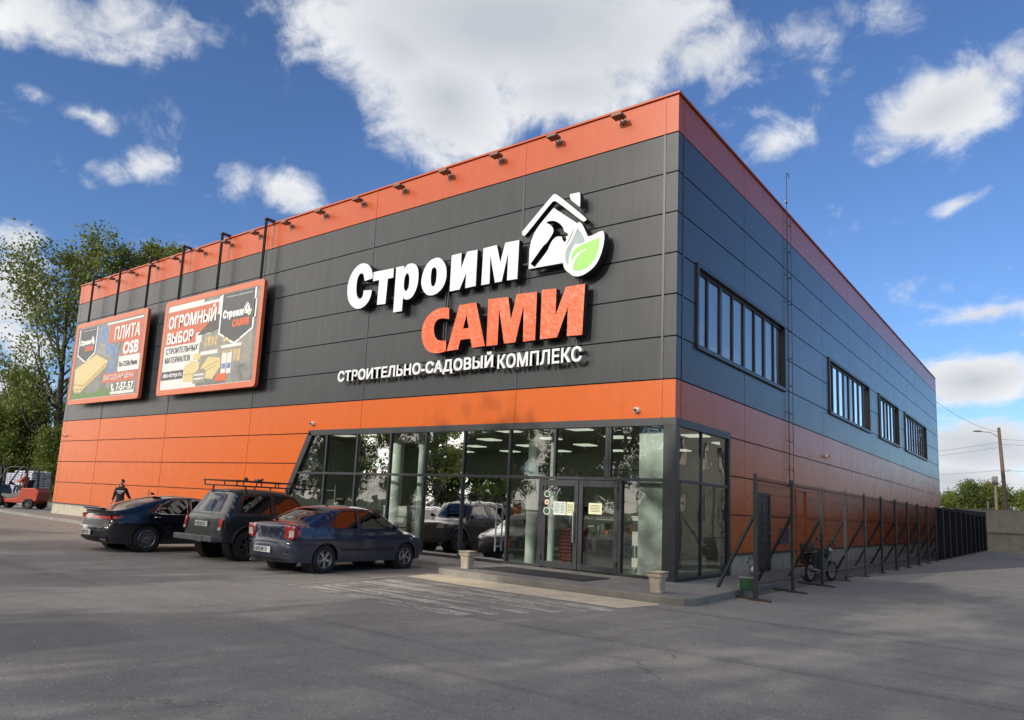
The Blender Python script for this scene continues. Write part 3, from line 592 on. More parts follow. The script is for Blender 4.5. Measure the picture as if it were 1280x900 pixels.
# traced sign outlines, metres on the facade (x, z)
GL={
'C1':[[(-10.06,8.33),(-10.08,8.51),(-10.16,8.68),(-10.31,8.83),(-10.52,8.91),(-10.73,8.91),(-10.93,8.81),(-11.10,8.64),(-11.22,8.39),(-11.24,8.13),(-11.20,7.90),(-11.11,7.70),(-10.95,7.54),(-10.75,7.43),(-10.54,7.40),(-10.32,7.47),(-10.15,7.61),(-10.07,7.79),(-10.06,7.95),(-10.44,7.99),(-10.44,7.85),(-10.50,7.75),(-10.60,7.73),(-10.70,7.79),(-10.77,7.92),(-10.80,8.10),(-10.80,8.30),(-10.77,8.47),(-10.69,8.57),(-10.59,8.59),(-10.50,8.53),(-10.46,8.42),(-10.43,8.30)]],
'T':[[(-10.03,8.53),(-9.13,8.51),(-9.12,8.21),(-9.36,8.21),(-9.39,7.41),(-9.77,7.43),(-9.75,8.23),(-10.03,8.23)]],
'P':[[(-9.02,8.52),(-8.68,8.51),(-8.68,8.42),(-8.54,8.54),(-8.36,8.54),(-8.19,8.48),(-8.08,8.32),(-8.04,8.12),(-8.05,7.85),(-8.13,7.62),(-8.26,7.46),(-8.42,7.41),(-8.57,7.44),(-8.64,7.51),(-8.65,7.09),(-9.02,7.09)],[(-8.52,8.26),(-8.44,8.18),(-8.41,7.99),(-8.43,7.78),(-8.51,7.69),(-8.58,7.71),(-8.64,7.83),(-8.64,8.06),(-8.60,8.21)]],
'O':[[(-7.92,7.92),(-7.88,8.15),(-7.76,8.38),(-7.58,8.51),(-7.38,8.54),(-7.25,8.52),(-7.12,8.44),(-6.97,8.25),(-6.92,8.06),(-6.92,7.84),(-6.99,7.64),(-7.15,7.48),(-7.39,7.40),(-7.60,7.43),(-7.72,7.50),(-7.84,7.64),(-7.90,7.78)],[(-7.42,8.27),(-7.32,8.18),(-7.30,8.01),(-7.32,7.77),(-7.39,7.67),(-7.48,7.70),(-7.53,7.83),(-7.54,8.05),(-7.51,8.22)]],
'I':[[(-6.76,8.50),(-6.39,8.51),(-6.38,8.06),(-6.18,8.51),(-5.80,8.50),(-5.80,7.45),(-6.18,7.44),(-6.17,7.88),(-6.39,7.43),(-6.76,7.43)]],
'M':[[(-5.59,8.50),(-5.12,8.51),(-4.97,7.99),(-4.83,8.52),(-4.36,8.51),(-4.37,7.43),(-4.71,7.44),(-4.71,8.22),(-4.89,7.44),(-5.12,7.44),(-5.33,8.25),(-5.31,7.44),(-5.60,7.44)]],
'C2':[[(-6.72,6.61),(-6.74,6.93),(-6.89,6.98),(-7.12,6.98),(-7.36,6.93),(-7.60,6.78),(-7.74,6.56),(-7.77,6.30),(-7.72,6.06),(-7.60,5.86),(-7.41,5.71),(-7.16,5.65),(-6.90,5.66),(-6.77,5.69),(-6.78,5.99),(-6.96,6.00),(-7.12,6.04),(-7.22,6.15),(-7.28,6.30),(-7.29,6.48),(-7.22,6.61),(-7.09,6.67),(-6.92,6.66)]],
'A':[[(-6.36,6.97),(-5.75,6.97),(-5.36,5.70),(-5.81,5.69),(-5.89,5.96),(-6.25,5.96),(-6.32,5.69),(-6.74,5.68)],[(-6.08,6.66),(-5.97,6.27),(-6.17,6.27)]],
'M2':[[(-5.32,7.00),(-4.64,6.97),(-4.52,6.33),(-4.36,7.01),(-3.71,6.98),(-3.71,5.70),(-4.09,5.69),(-4.12,6.67),(-4.34,5.70),(-4.71,5.70),(-4.93,6.68),(-4.93,5.69),(-5.31,5.69)]],
'I2':[[(-3.56,7.01),(-3.11,6.98),(-3.11,6.28),(-2.83,6.98),(-2.27,6.98),(-2.31,5.69),(-2.75,5.70),(-2.75,6.45),(-3.04,5.70),(-3.56,5.70)]],
'roof':[[(-4.28,8.72),(-3.34,9.55),(-3.27,9.56),(-3.18,9.51),(-2.31,8.71),(-2.29,8.64),(-2.36,8.61),(-2.43,8.65),(-3.17,9.31),(-3.28,9.37),(-3.35,9.36),(-4.14,8.62),(-4.21,8.59),(-4.27,8.64)]],
'chim':[[(-2.81,9.44),(-2.52,9.43),(-2.49,9.36),(-2.49,9.03),(-2.79,9.29)]],
'body':[[(-4.01,8.55),(-3.29,9.18),(-2.56,8.61),(-2.71,8.38),(-2.87,8.06),(-2.93,7.83),(-2.92,7.63),(-4.01,7.64)],[(-3.96,7.77),(-3.56,8.22),(-3.47,8.25),(-3.29,8.47),(-3.26,8.58),(-3.33,8.69),(-3.42,8.77),(-3.51,8.81),(-3.45,8.85),(-3.27,8.83),(-3.10,8.73),(-2.97,8.58),(-2.93,8.45),(-2.85,8.42),(-2.80,8.33),(-2.88,8.33),(-2.86,8.23),(-2.91,8.17),(-2.97,8.23),(-3.01,8.34),(-3.15,8.38),(-3.28,8.32),(-3.40,8.13),(-3.41,8.06),(-3.81,7.66)]],
'leafw':[[(-2.57,8.55),(-2.48,8.61),(-2.38,8.55),(-2.20,8.17),(-2.06,8.18),(-1.88,8.24),(-1.77,8.23),(-1.73,8.13),(-1.74,7.91),(-1.81,7.64),(-1.94,7.40),(-2.13,7.26),(-2.38,7.17),(-2.60,7.21),(-2.72,7.32),(-2.82,7.39),(-2.90,7.53),(-2.92,7.77),(-2.85,8.00),(-2.74,8.18),(-2.63,8.40)]],
'leafg':[[(-2.51,8.46),(-2.38,8.29),(-2.27,8.06),(-2.44,8.02),(-2.55,8.06),(-2.65,7.96),(-2.73,7.80),(-2.75,7.51),(-2.83,7.64),(-2.86,7.82),(-2.80,7.99),(-2.67,8.14)]],
'leafn':[[(-1.86,8.08),(-1.88,7.79),(-1.98,7.55),(-2.16,7.38),(-2.38,7.31),(-2.59,7.37),(-2.65,7.45),(-2.67,7.76),(-2.60,7.89),(-2.44,7.98),(-2.22,8.02)]],
'vein':[[(-2.65,7.35),(-2.67,7.55),(-2.56,7.74),(-2.37,7.85),(-2.19,7.84),(-2.40,7.78),(-2.52,7.65),(-2.60,7.48),(-2.60,7.35)]],
}
# ---- furniture inside the shop
def cab(x0, x1, y0, y1, z0, z1, nm, m, label, cat, rows=0, group=None, goods=None):
    t = thing(nm, label, cat, ((x0+x1)/2, (y0+y1)/2, z0), 0, group); w = (x1-x0)/2; d_ = (y1-y0)/2; h = z1-z0
    c = MB(); c.box(-w, w, -d_, d_, 0, h-.04); c.build('carcass', m, t, bevel=.01)
    MB().box(-w-.02, w+.02, -d_-.02, d_+.02, h-.038, h).build('top', m, t, bevel=.006)
    if rows:
        s = MB()
        for k in range(1, rows+1): z = h*k/(rows+1); s.box(-w+.01, w-.01, -d_-.012, -d_-.002, z-.012, z+.012)
        s.build('drawer_gap', 'backing', t)
    return t
cab(-9.95, -8.9, .75, 1.5, 0, 1.28, 'display_counter', 'counter', 'cream display counter with drawers behind the glass by the round column', 'counter', 3)
cab(-8.75, -7.55, .8, 1.6, 0, 1.18, 'display_counter', 'counter', 'cream display counter behind the glass, nearer the doors', 'counter', 3)
cab(-2.35, -1.55, 2.6, 3.1, 0, 1.35, 'reception_counter', 'counter', 'pale reception counter seen through the right entrance door', 'counter')
MT['dred'] = mat('dark_red_rack', (.16, .025, .018), .6, var=.3, vs=4)
cab(-4.0, -3.4, 1.6, 2.1, 0, .95, 'drawer_rack', 'dred', 'dark red stacked rack seen through the left entrance door', 'rack', 9)
def shelf(x, y, rz, label):
    t = thing('goods_shelf', label, 'shelf', (x, y, 0), rz, 'shelving inside the shop')
    f = MB()
    for sx in (-1.2, 1.2):
        for s_ in (-.25, .25): f.bar((sx, s_, 0), (sx, s_, 1.9), .05)
    for z in (.15, .65, 1.15, 1.65): f.box(-1.2, 1.2, -.27, .27, z, z+.03)
    f.build('frame', 'steel', t)
    for z in (.18, .68, 1.18):
        xx = -1.15
        while xx < 1.05:
            w = random.uniform(.12, .34); h = random.uniform(.15, .4); b = MB().box(xx, xx+w-.02, -.22, .22, z, z+h); b.build('carton', random.choice(['shelf', 'counter', 'grey', 'shelf', 'texto', 'shelf']), t, bevel=.006); xx += w
shelf(-6.6, 3.2, 0, 'steel goods shelf inside, between the two round columns'); shelf(-10.5, 4.2, 0, 'steel goods shelf inside, left behind the round column'); shelf(-12.6, 2.0, R(90), 'steel goods shelf inside by the raking end of the glazing'); shelf(-4.8, 5.6, 0, 'steel goods shelf deep inside behind the doors')
dk = thing('office_desk', 'low grey desk with boxes behind the glass left of the doors', 'desk', (-6.7, 1.2, 0))
MB().box(-.8, .8, -.35, .35, .72, .76).build('desktop', 'counter', dk, bevel=.005)
for sx in (-.75, .75):
    for s_ in (-.3, .3): MB().box(sx-.02, sx+.02, s_-.02, s_+.02, 0, .72).build('leg', 'steel', dk)
c_ = MB().box(-6.95, -6.45, .9, 1.2, .0, .28).build('carton_box', 'counter', None, bevel=.01); tag(c_, 'pale carton on the floor under the office desk', 'box')
# split air conditioner behind upper glass
ac = thing('air_conditioner', 'white wall air conditioner seen through the glass above the doors', 'air conditioner', (-2.1, 3.2, 2.55)); MB().box(-1.0, .5, -.12, .12, 0, .24).build('housing', 'counter', ac, bevel=.03); MB().box(-.95, .45, -.13, -.121, .03, .06).build('air_slot', 'backing', ac); MB().box(-.85, -.8, -.05, .05, .24, 1.05).box(.3, .35, -.05, .05, .24, 1.05, None).build('bracket', 'steel', ac)
sc_ = MB().prism([(-1.2, .06), (-.6, .06), (-.62, 1.25)], .5, .53, 'y').build('leaning_board', 'glass', None); tag(sc_, 'glass sheet leaning by the pale corner column inside', 'glass sheet')
# doormat
m_ = MB().box(-3.85, -1.08, -2.02, -.85, -.003, .012).build('doormat', 'mat_', None, bevel=.004); tag(m_, 'wide dark rubber mat in front of the entrance doors', 'doormat')
# ---------------- illuminated store sign ----------------
sg = thing('store_sign', 'large raised white and orange lettering with house and leaf emblem on the dark facade', 'sign')
MT['film'] = None
def film():
    m = bpy.data.materials.new('orange_film_letter'); m.use_nodes = True; T = NT(m.node_tree); b = T.n['Principled BSDF']
    pos = T.node('ShaderNodeNewGeometry').outputs['Position']
    v = T.noise(pos, 3.2, 8, .62, dist=2.8)
    cre = T.m('MULTIPLY', T.mapr(T.m('ABSOLUTE', T.m('SUBTRACT', v, .5)), 0, .02, 1, 0), T.mapr(T.noise(pos, 2.2, 3), .45, .62))  # crinkle highlights, painted as pale lines into the film colour
    T.set(b.inputs['Base Color'], T.mix(T.m('MULTIPLY', cre, .45), (.66, .088, .006), (.85, .42, .26))); b.inputs['Roughness'].default_value = .3; b.inputs['Coat Weight'].default_value = .15; b.inputs['Coat Roughness'].default_value = .2
    T.l.new(T.node('ShaderNodeBump', ins={0: .7, 1: .03, 'Height': v}).outputs[0], b.inputs['Normal']); return m
MT['film'] = film(); MT['leafgreen'] = mat('leaf_green', (.28, .58, .12), .4, var=.04); MT['leafgrey'] = mat('leaf_grey', (.28, .34, .35), .4, var=.12, vs=2); MT['letterwhite'] = mat('letter_face_white', (.66, .68, .69), .42, var=.03, vs=2)
def letter(key, face, name='letter', y=-.32, back=-.14, label=None, sm=True):
    loops = GL[key]
    if sm: loops = [chaikin(l, 2) for l in loops]
    mb = MB(); plate(mb, loops[0], loops[1:], y+.004, back); o = mb.build(name, 'letterside', sg, label=label)
    fm = MB(); V, F = cdt(loops[0], loops[1:]); fm.add([(x, y, z) for x, z in V], F)
    for lp in loops:
        k = len(lp); fm.add([(x, y, z) for x, z in lp]+[(x, y+.012, z) for x, z in lp], [(i, (i+1) % k, (i+1) % k+k, i+k) for i in range(k)])
    fm.build('letter_face', face, o); return o
for k in ('C1', 'T', 'P', 'O', 'I', 'M'): letter(k, 'letterwhite')
for k in ('C2', 'A', 'M2', 'I2'): letter(k, 'film', label='orange film-covered letter')
letter('roof', 'letterwhite', 'roof_emblem'); letter('chim', 'letterwhite', 'chimney_emblem'); letter('body', 'letterwhite', 'house_emblem')
lf = letter('leafw', 'letterwhite', 'leaf_emblem', y=-.37)
for k, m in (('leafg', 'leafgrey'), ('leafn', 'leafgreen'), ('vein', 'letterwhite')):
    fm = MB(); V, F = cdt(chaikin(GL[k][0], 2)); yy = -.374 if k != 'vein' else -.377; fm.add([(x, yy, z) for x, z in V], F); fm.build('leaf', m, lf)
rl = MB()
for z in (7.62, 8.30): rl.box(-11.0, -4.4, -.13, -.09, z, z+.04)
for z in (7.85,): rl.box(-4.4, -1.9, -.13, -.09, z, z+.04)
for z in (5.9, 6.62): rl.box(-7.6, -2.35, -.13, -.09, z, z+.04)
for x in (-7.1, -7.0, -2.6): rl.box(x, x+.035, -.125, -.085, 5.2, 9.1 if x == -2.6 else 7.9)
for x in (-10.5, -5.0): rl.box(x, x+.035, -.088, 0, 7.64, 7.67)
rl.build('rail', 'darktrim', sg)
ph = ('СТРОИТЕЛЬНО-САДОВЫЙ', -11.40, -5.10), ('КОМПЛЕКС', -4.93, -2.35)
for s_, x0, x1 in ph:
    top = 5.53 if 'Й' in s_ else 5.42
    w = text_mb(s_, x0, x1, 5.05, top, -.17, .10, .030).build('lettering', 'letterwhite', sg)
# ---------------- hoardings ----------------
MT['bprint_w'] = mat('poster_white', (.62, .62, .60), .45, var=.03); MT['bgrey'] = mat('poster_slate', (.075, .08, .085), .45, var=.08); MT['bphoto'] = mat('poster_photo', (.16, .165, .15), .45, var=.3, vs=1.6, col2=(.26, .27, .25))
MT['bboard'] = mat('poster_chipboard', (.58, .47, .24), .5, var=.1, vs=6); MT['bboard2'] = mat('poster_chipboard_edge', (.36, .26, .12), .5); MT['bblue'] = mat('poster_workwear', (.16, .22, .36), .5, var=.25, vs=3); MT['bgrass'] = mat('poster_grass', (.14, .22, .08), .6, var=.4, vs=9)
MT['bstone'] = mat('poster_wall', (.26, .25, .22), .5, var=.2, vs=4); MT['bwarm'] = mat('poster_window', (.50, .36, .17), .5, var=.3, vs=4); MT['broof'] = mat('poster_roof', (.09, .085, .08), .5); MT['bred'] = mat('poster_orange', (.48, .13, .07), .45, var=.04)
def layer(par, name, m, polys, y):
    mb = MB()
    for q in polys:
        V, F = cdt(q); mb.add([(a, y, b) for a, b in V], F)
    return mb.build(name, m, par)
def rect(x0, x1, z0, z1): return [(x0, z0), (x1, z0), (x1, z1), (x0, z1)]
def wtext(par, s_, x0, x1, z0, z1, m='textw', bold=.02, y=-.012, name='lettering'): return text_mb(s_, x0, x1, z0, z1, y, .004, bold).build(name, m, par)
def mini_logo(par, x0, z1, s):
    """slate shield with the shop's logo; s = width"""
    layer(par, 'logo_shield', 'textw', [[(x0-.04*s, z1), (x0-.04*s, z1-.74*s), (x0+.5*s, z1-.98*s), (x0+1.04*s, z1-.74*s), (x0+1.04*s, z1)]], -.005)
    layer(par, 'logo_shield', 'bgrey', [[(x0, z1), (x0, z1-.72*s), (x0+.5*s, z1-.94*s), (x0+s, z1-.72*s), (x0+s, z1)]], -.008)
    ox, oz, k = x0+.05*s, z1-.66*s, .9*s/9.6
    T_ = lambda p: (ox+(p[0]+11.3)*k, oz+(p[1]-5.65)*k*1.15)
    for nm, ms in (('C1', 'textw'), ('T', 'textw'), ('P', 'textw'), ('O', 'textw'), ('I', 'textw'), ('M', 'textw'), ('C2', 'texto'), ('A', 'texto'), ('M2', 'texto'), ('I2', 'texto'), ('roof', 'textw'), ('body', 'textw'), ('leafw', 'textw'), ('leafn', 'leafgreen')):
        lp = GL[nm]; V, F = cdt([T_(p) for p in lp[0]], [[T_(p) for p in h] for h in lp[1:]]); mb = MB(); yy = -.0105 if nm != 'leafn' else -.013
        if nm == 'leafw': yy = -.0118
        mb.add([(a, yy, b) for a, b in V], F); mb.build('logo_mark', ms, par)
    wtext(par, 'СТРОИТЕЛЬНО-САДОВЫЙ КОМПЛЕКС', x0+.12*s, x0+.95*s, z1-.09*s, z1-.05*s, bold=.0)
def hoarding(x0, x1, posts, label):
    t = thing('hoarding', label, 'billboard', (x0, -.42, 5.2)); w = x1-x0; h = 3.99
    o = chaikin([(0, 0), (w*.5, 0), (w, 0), (w, h*.5), (w, h), (w*.5, h), (0, h), (0, h*.5)], 0)
    def rr(i, r_):
        q = []
        for cx_, cz, a0 in ((w-i-r_, i+r_, -90), (w-i-r_, h-i-r_, 0), (i+r_, h-i-r_, 90), (i+r_, i+r_, 180)):
            for k in range(6): a_ = R(a0+18*k); q.append((cx_+r_*cos(a_), cz+r_*sin(a_)))
        return q
    f = MB(); plate(f, rr(0, .16), [rr(.22, .1)], -.02, .12); f.build('frame', 'bframe', t)
    b = MB(); plate(b, rr(.215, .1), [], 0, .12); b.build('poster', 'bprint_w', t)
    for x in posts:
        p_ = MB(); p_.box(x-x0-.026, x-x0-.006, -.05+.10, .05+.10, h*.5, 11.42-5.2+.12); p_.box(x-x0+.026, x-x0+.046, .07, .13, h*.5, 11.42-5.2+.12); p_.box(x-x0-.07, x-x0+.10, .02, .42, 11.42-5.2+.121, 11.42-5.2+.18); 
        p_.box(x-x0-.02, x-x0+.05, .16, .415, h*.55, h*.55+.05)
        p_.build('hanger_rail', 'blackmetal', t)
    return t, w, h
MT['bframe'] = mat('hoarding_frame', (.54, .15, .075), .4, var=.06, vs=2)
t, w, h = hoarding(-22.66, -15.70, (-16.15, -19.07, -21.95), 'large orange-framed poster of a house and building goods, the right one of two'); B = t
# poster 2: (units: metres in the board)
layer(B, 'print', 'bphoto', [rect(2.95, w-.24, .24, h-.24)], -.002)
layer(B, 'print', 'bred', [rect(.26, 4.05, 2.42, 3.5), rect(.26, 2.6, 2.04, 2.415)], -.0045)
layer(B, 'print', 'bprint_w', [rect(.24, 4.05, 3.505, 3.62), rect(4.055, 4.25, 2.6, 3.7), rect(2.62, 3.6, 2.0, 2.415)], -.003)
wtext(B, 'ОГРОМНЫЙ', .42, 3.92, 2.78, 3.44, bold=.024); wtext(B, 'ВЫБОР', .42, 2.40, 2.13, 2.60, bold=.035)
layer(B, 'print', 'bprint_w', [rect(.26, 2.95, .3, 2.03)], -.004)
wtext(B, 'СТРОИТЕЛЬНЫХ', .42, 2.85, 1.70, 1.95, 'text', .01); wtext(B, 'МАТЕРИАЛОВ', .42, 2.35, 1.32, 1.57, 'text', .01)
layer(B, 'print', 'bgrey', [rect(.26, 1.95, .62, .98)], -.0065); wtext(B, 'dss-stroy.ru', .42, 1.85, .68, .92, bold=.02)
# the pictured house
layer(B, 'picture', 'broof', [[(2.7, 2.3), (3.9, 3.0), (4.9, 2.95), (6.6, 2.9), (6.65, 2.55), (4.6, 2.45), (3.2, 2.28)]], -.0048)
layer(B, 'picture', 'bstone', [rect(3.05, 4.395, 1.0, 2.28), rect(4.4, 5.895, 1.0, 2.5), rect(5.9, 6.5, .9, 2.8)], -.0042)
layer(B, 'picture', 'bwarm', [rect(3.3+.24*k, 3.46+.24*k, 1.8, 2.15) for k in range(4)]+[rect(4.6+.3*k, 4.8+.3*k, 1.85, 2.4) for k in range(4)]+[rect(4.6+.26*k, 4.78+.26*k, 1.05, 1.5) for k in range(5)], -.0056)
layer(B, 'picture', 'bprint_w', [rect(3.1, 4.3, 1.45, 1.6), rect(4.5, 5.85, 1.6, 1.72)], -.0058)
layer(B, 'picture', 'bboard', [[(2.0, .45), (2.0, 1.1), (2.5, 1.3), (3.1, 1.2), (3.1, .45)], rect(2.6, 3.1, 1.305, 1.55), [(3.3, .55), (3.2, .95), (3.7, 1.35), (4.5, 1.25), (4.6, .9), (4.1, .45)]], -.0062)
layer(B, 'picture', 'bboard2', [rect(2.0, 3.1, .74, .77), [(3.3, .9), (4.4, 1.14), (4.42, 1.11), (3.32, .87)], [(3.3, .75), (4.3, 1.0), (4.32, .97), (3.32, .72)]], -.0075)
layer(B, 'picture', 'bstone', [[(2.75, .35), (2.7, .7), (3.1, .95), (3.6, .85), (3.6, .35)]], -.0082)
layer(B, 'picture', 'bprint_w', [rect(4.65, 4.95, .6, 1.4), rect(5.0, 5.3, .6, 1.4), rect(2.8, 3.5, .5, .56), rect(2.8, 3.5, .66, .72)], -.0085); layer(B, 'picture', 'bblue', [rect(4.68, 4.92, .8, 1.0), rect(5.03, 5.27, .8, 1.0)], -.0098)
layer(B, 'picture', 'texto', [[(4.3, .35), (4.4, .6), (5.0, .65), (5.1, .35)]], -.009)
mini_logo(B, 4.3, h-.25, 2.1); layer(B, 'print', 'bprint_w', [rect(w-.55, w-.38, 2.6, 3.3)], -.005)
t, w, h = hoarding(-31.15, -24.17, (-24.72, -27.55, -30.3), 'large orange-framed poster of wood board sheets with a phone number, the left one of two'); B = t
layer(B, 'print', 'bphoto', [rect(.24, w-.24, .24, h-.24)], -.002)
layer(B, 'print', 'bprint_w', [rect(3.2, w-.35, 3.62, 3.7), rect(4.75, w-.3, 1.3, 2.0), rect(4.3, w-.5, .3, .42)], -.003)
layer(B, 'print', 'bred', [rect(3.55, w-.3, 2.7, 3.58), rect(4.95, w-.3, 2.005, 2.695), rect(3.4, w-.45, .86, 1.28)], -.0045)
wtext(B, 'ПЛИТА', 4.1, 6.45, 2.82, 3.42, bold=.02); wtext(B, 'OSB', 5.1, 6.45, 2.08, 2.62, bold=.04); wtext(B, '0x1250x9мм', 4.85, 6.5, 1.52, 1.76, 'text', .01); wtext(B, 'ВЫГОДНАЯ ЦЕНА', 3.55, 6.35, .94, 1.2, bold=.0); wtext(B, '7-57-57', 4.85, 6.4, .46, .78, bold=.035)
layer(B, 'picture', 'textw', [chaikin([(4.38, .76), (4.5, .78), (4.5, .66), (4.46, .62), (4.56, .54), (4.64, .56), (4.66, .46), (4.5, .44), (4.38, .56)], 1)], -.011)
layer(B, 'picture', 'bboard', [[(.5, .45), (.35, 1.75), (2.4, 2.3), (3.7, 1.9), (3.6, 1.6), (1.4, .62)]], -.005)
layer(B, 'picture', 'bboard2', [[(.5, .95), (.48, 1.0), (1.45, .9), (3.55, 1.82), (3.6, 1.75), (1.45, .82)], [(.52, .72), (.5, .77), (1.45, .72), (3.6, 1.68), (3.6, 1.62), (1.45, .65)], [(.35, 1.72), (.35, 1.77), (2.4, 2.33), (2.42, 2.28)]], -.007)
layer(B, 'picture', 'bblue', [chaikin([(2.3, 2.2), (2.4, 3.3), (2.8, 3.7), (3.3, 3.5), (3.4, 2.9), (4.3, 2.6), (4.6, 2.2), (4.3, 1.95), (3.5, 2.3), (2.9, 2.1)], 2), chaikin([(3.8, 1.9), (4.5, 2.0), (4.4, 1.2), (3.9, 1.0)], 2)], -.0035)
layer(B, 'picture', 'bstone', [[(2.3, 2.15), (2.6, 2.9), (3.2, 2.8), (3.5, 2.1), (2.9, 1.95)]], -.0038)
layer(B, 'picture', 'bgrass', [[(.26, .26), (.26, .75)]+[(.26+.12*k, random.uniform(.42, .72)) for k in range(1, 34)]+[(4.3, .26)]], -.006)
mini_logo(B, .45, h-.3, 1.75)
# ---------------- floodlights along the parapet ----------------
t = thing('floodlight', 'x', 'floodlight', (-1.6, 0, 11.06), 0, 'floodlights along the parapet edge'); F0 = t
f = MB(); f.box(-.15, .15, -.40, -.14, -.03, .03); f.build('housing', 'lamp', t, bevel=.008)
f = MB()
for k in range(4): f.box(-.14, .14, -.38+.065*k, -.355+.065*k, .031, .05)
f.build('cooling_fins', 'lamp', t)
MB().box(-.12, .12, -.38, -.16, -.036, -.031).build('lens', 'lamplens', t)
MB().bar((-.05, -.15, 0), (-.05, -.02, -.03), .013, .02).bar((.05, -.15, 0), (.05, -.02, -.03), .013, .02).box(-.08, .08, -.02, -.001, -.08, .04).build('bracket', 'lamp', t)
NL = 16
ords = ['first', 'second', 'third', 'fourth', 'fifth', 'sixth', 'seventh', 'eighth', 'ninth', 'tenth', 'eleventh', 'twelfth', 'thirteenth', 'fourteenth', 'fifteenth', 'sixteenth']
for i in range(NL):
    o = F0 if i == 0 else copy_tree(F0); o.location = (-1.48-1.932*i, 0, 11.20)
    o['label'] = 'brown floodlight on the front parapet edge, %s from the right corner' % ords[i]
# ---------------- small cameras on the walls ----------------
def cctv(loc, rz, label):
    t = thing('security_camera', label, 'security camera', loc, rz, 'white security cameras on the walls')
    MB().lathe([(.001, .12), (.05, .11), (.07, .07), (.075, .0)], 16, Matrix.Rotation(R(90), 4, 'X')).build('dome', 'white', t, smooth=True); MB().lathe([(.001, .16), (.03, .15), (.045, .10)], 16, Matrix.Rotation(R(90), 4, 'X')).build('lens', 'black', t, smooth=True)
cctv((-.94, 0, 3.8), 0, 'white dome camera on the orange band above the corner column'); cctv((-12.78, 0, 3.82), 0, 'white dome camera above the raking end of the glazing'); cctv((-31.95, 0, 3.78), 0, 'white dome camera at the far left end of the facade'); cctv((0, 12.95, 3.78), R(90), 'dome camera on the side wall, above the fence')
# ---------------- parked cars ----------------
def crom(pts, n=6):
    """Catmull-Rom through key points (y, z, drop, k, tag); straight where tag ends with '!'"""
    out = []; N = len(pts)
    for i in range(N-1):
        p0, p1, p2, p3 = pts[max(i-1, 0)], pts[i], pts[i+1], pts[min(i+2, N-1)]
        for j in range(n):
            t = j/n; q = []
            for c in (0, 1): q.append(.5*(2*p1[c]+(p2[c]-p0[c])*t+(2*p0[c]-5*p1[c]+4*p2[c]-p3[c])*t*t+(3*p1[c]-p0[c]-3*p2[c]+p3[c])*t**3))
            q += [p1[2]+(p2[2]-p1[2])*t, p1[3]+(p2[3]-p1[3])*t, p1[4]]; out.append(q)
    out.append(list(pts[-1])); return out
class Shell:
    def __init__(s, prof, HW, belt, tum=.30, tuck=.10, zl=.45, taper=(.06, .09), shoulder=.02, p=2.6, wf=None):
        s.P = crom(prof); s.HW = HW; s.belt = belt; s.tum = tum; s.tuck = tuck; s.zl = zl; s.taper = taper; s.sh = shoulder; s.p = p; s.N = []
        for i in range(len(s.P)):
            a = s.P[max(i-1, 0)]; b = s.P[min(i+1, len(s.P)-1)]; d = Vector((b[0]-a[0], b[1]-a[1])).normalized(); s.N.append(Vector((-d.y, d.x)) if False else Vector((d.y, -d.x)))
        # front-bottom -> over the roof -> rear-bottom: outward normal
        c = Vector((0, .7))
        if (Vector(s.P[len(s.P)//2][:2])-c).dot(s.N[len(s.P)//2]) < 0: s.N = [-n for n in s.N]
        s.I = [Vector(q[:2])-s.N[i]*q[2] for i, q in enumerate(s.P)]
        s.y0 = min(q[0] for q in s.P); s.y1 = max(q[0] for q in s.P)
    def W(s, y, z, edge=True):
        w = s.HW - s.taper[0]*max(0, (y-.35*s.y1)/(.65*s.y1))**2 - s.taper[1]*max(0, (y-.35*s.y0)/(.65*s.y0))**2
        if z > s.belt: w -= (z-s.belt)*s.tum*(1+.25*(z-s.belt))
        elif z > s.belt-.16: w -= s.sh*((z-s.belt+.16)/.16)**2*.6
        if z < s.zl: w -= (s.zl-z)*s.tuck
        w += s.sh*math.exp(-((z-s.belt+.22)/.12)**2)
        if edge:
            best = 9; bi = 0; p = Vector((y, z))
            for i in range(len(s.I)-1):
                a, b = s.I[i], s.I[i+1]; ab = b-a; L = ab.length_squared
                t = 0 if L == 0 else max(0, min(1, (p-a).dot(ab)/L)); dd = (p-a-ab*t).length
                if dd < best: best = dd; bi = i
            k = s.P[bi][3]; r = k*1.25
            if r > 0 and best < r: w -= k*(1-sqrt(max(0, 1-(1-best/r)**2)))
        return w
    def strip(s, i, sx):
        I = s.I[i]; w = s.W(I.x, I.y); q = s.P[i]; o = I + s.N[i]*q[2]*(1-abs(sx)**s.p); return Vector((sx*w, o.x, o.y))
    def rear(s, x, z, off=0, lo=None, front=False):
        """point on the rear (or front) skin at (x, z)"""
        n = len(s.P); rng = range(n-1, n//2, -1) if not front else range(0, n//2)
        rng = list(rng)
        for a, b in zip(rng, rng[1:]):
            w = s.W(s.I[a].x, s.I[a].y); sx = max(-1, min(1, x/w)); A = s.strip(a, sx); B = s.strip(b, sx)
            if A.z <= z <= B.z:
                t = (z-A.z)/(B.z-A.z+1e-9); N = s.N[a]; P = A.lerp(B, t); return Vector((x, P.y+N.x*off, z))
        A = s.strip(rng[0], 0); return Vector((x, A.y, z))
    def side_patch(s, outer, holes, sgn, off=0, step=.07):
        V, F = cdt(outer, holes, step); return [(sgn*(s.W(y, z)+off), y, z) for y, z in V], [tuple(f) if sgn > 0 else tuple(reversed(f)) for f in F]
    def rear_patch(s, poly, off=.006, step=.05, front=False):
        V, F = cdt(poly, [], step); return [tuple(s.rear(x, z, off, front=front)) for x, z in V], F
def arc(c, r, z0, n=14):
    """wheel arch from rear to front, ending on the sill line z0"""
    a0 = math.asin(max(-1, min(1, (z0-c[1])/r))); return [(c[0]+r*cos(t), c[1]+r*sin(t)) for t in [pi-a0+(2*a0-pi)*i/n for i in range(n+1)]]
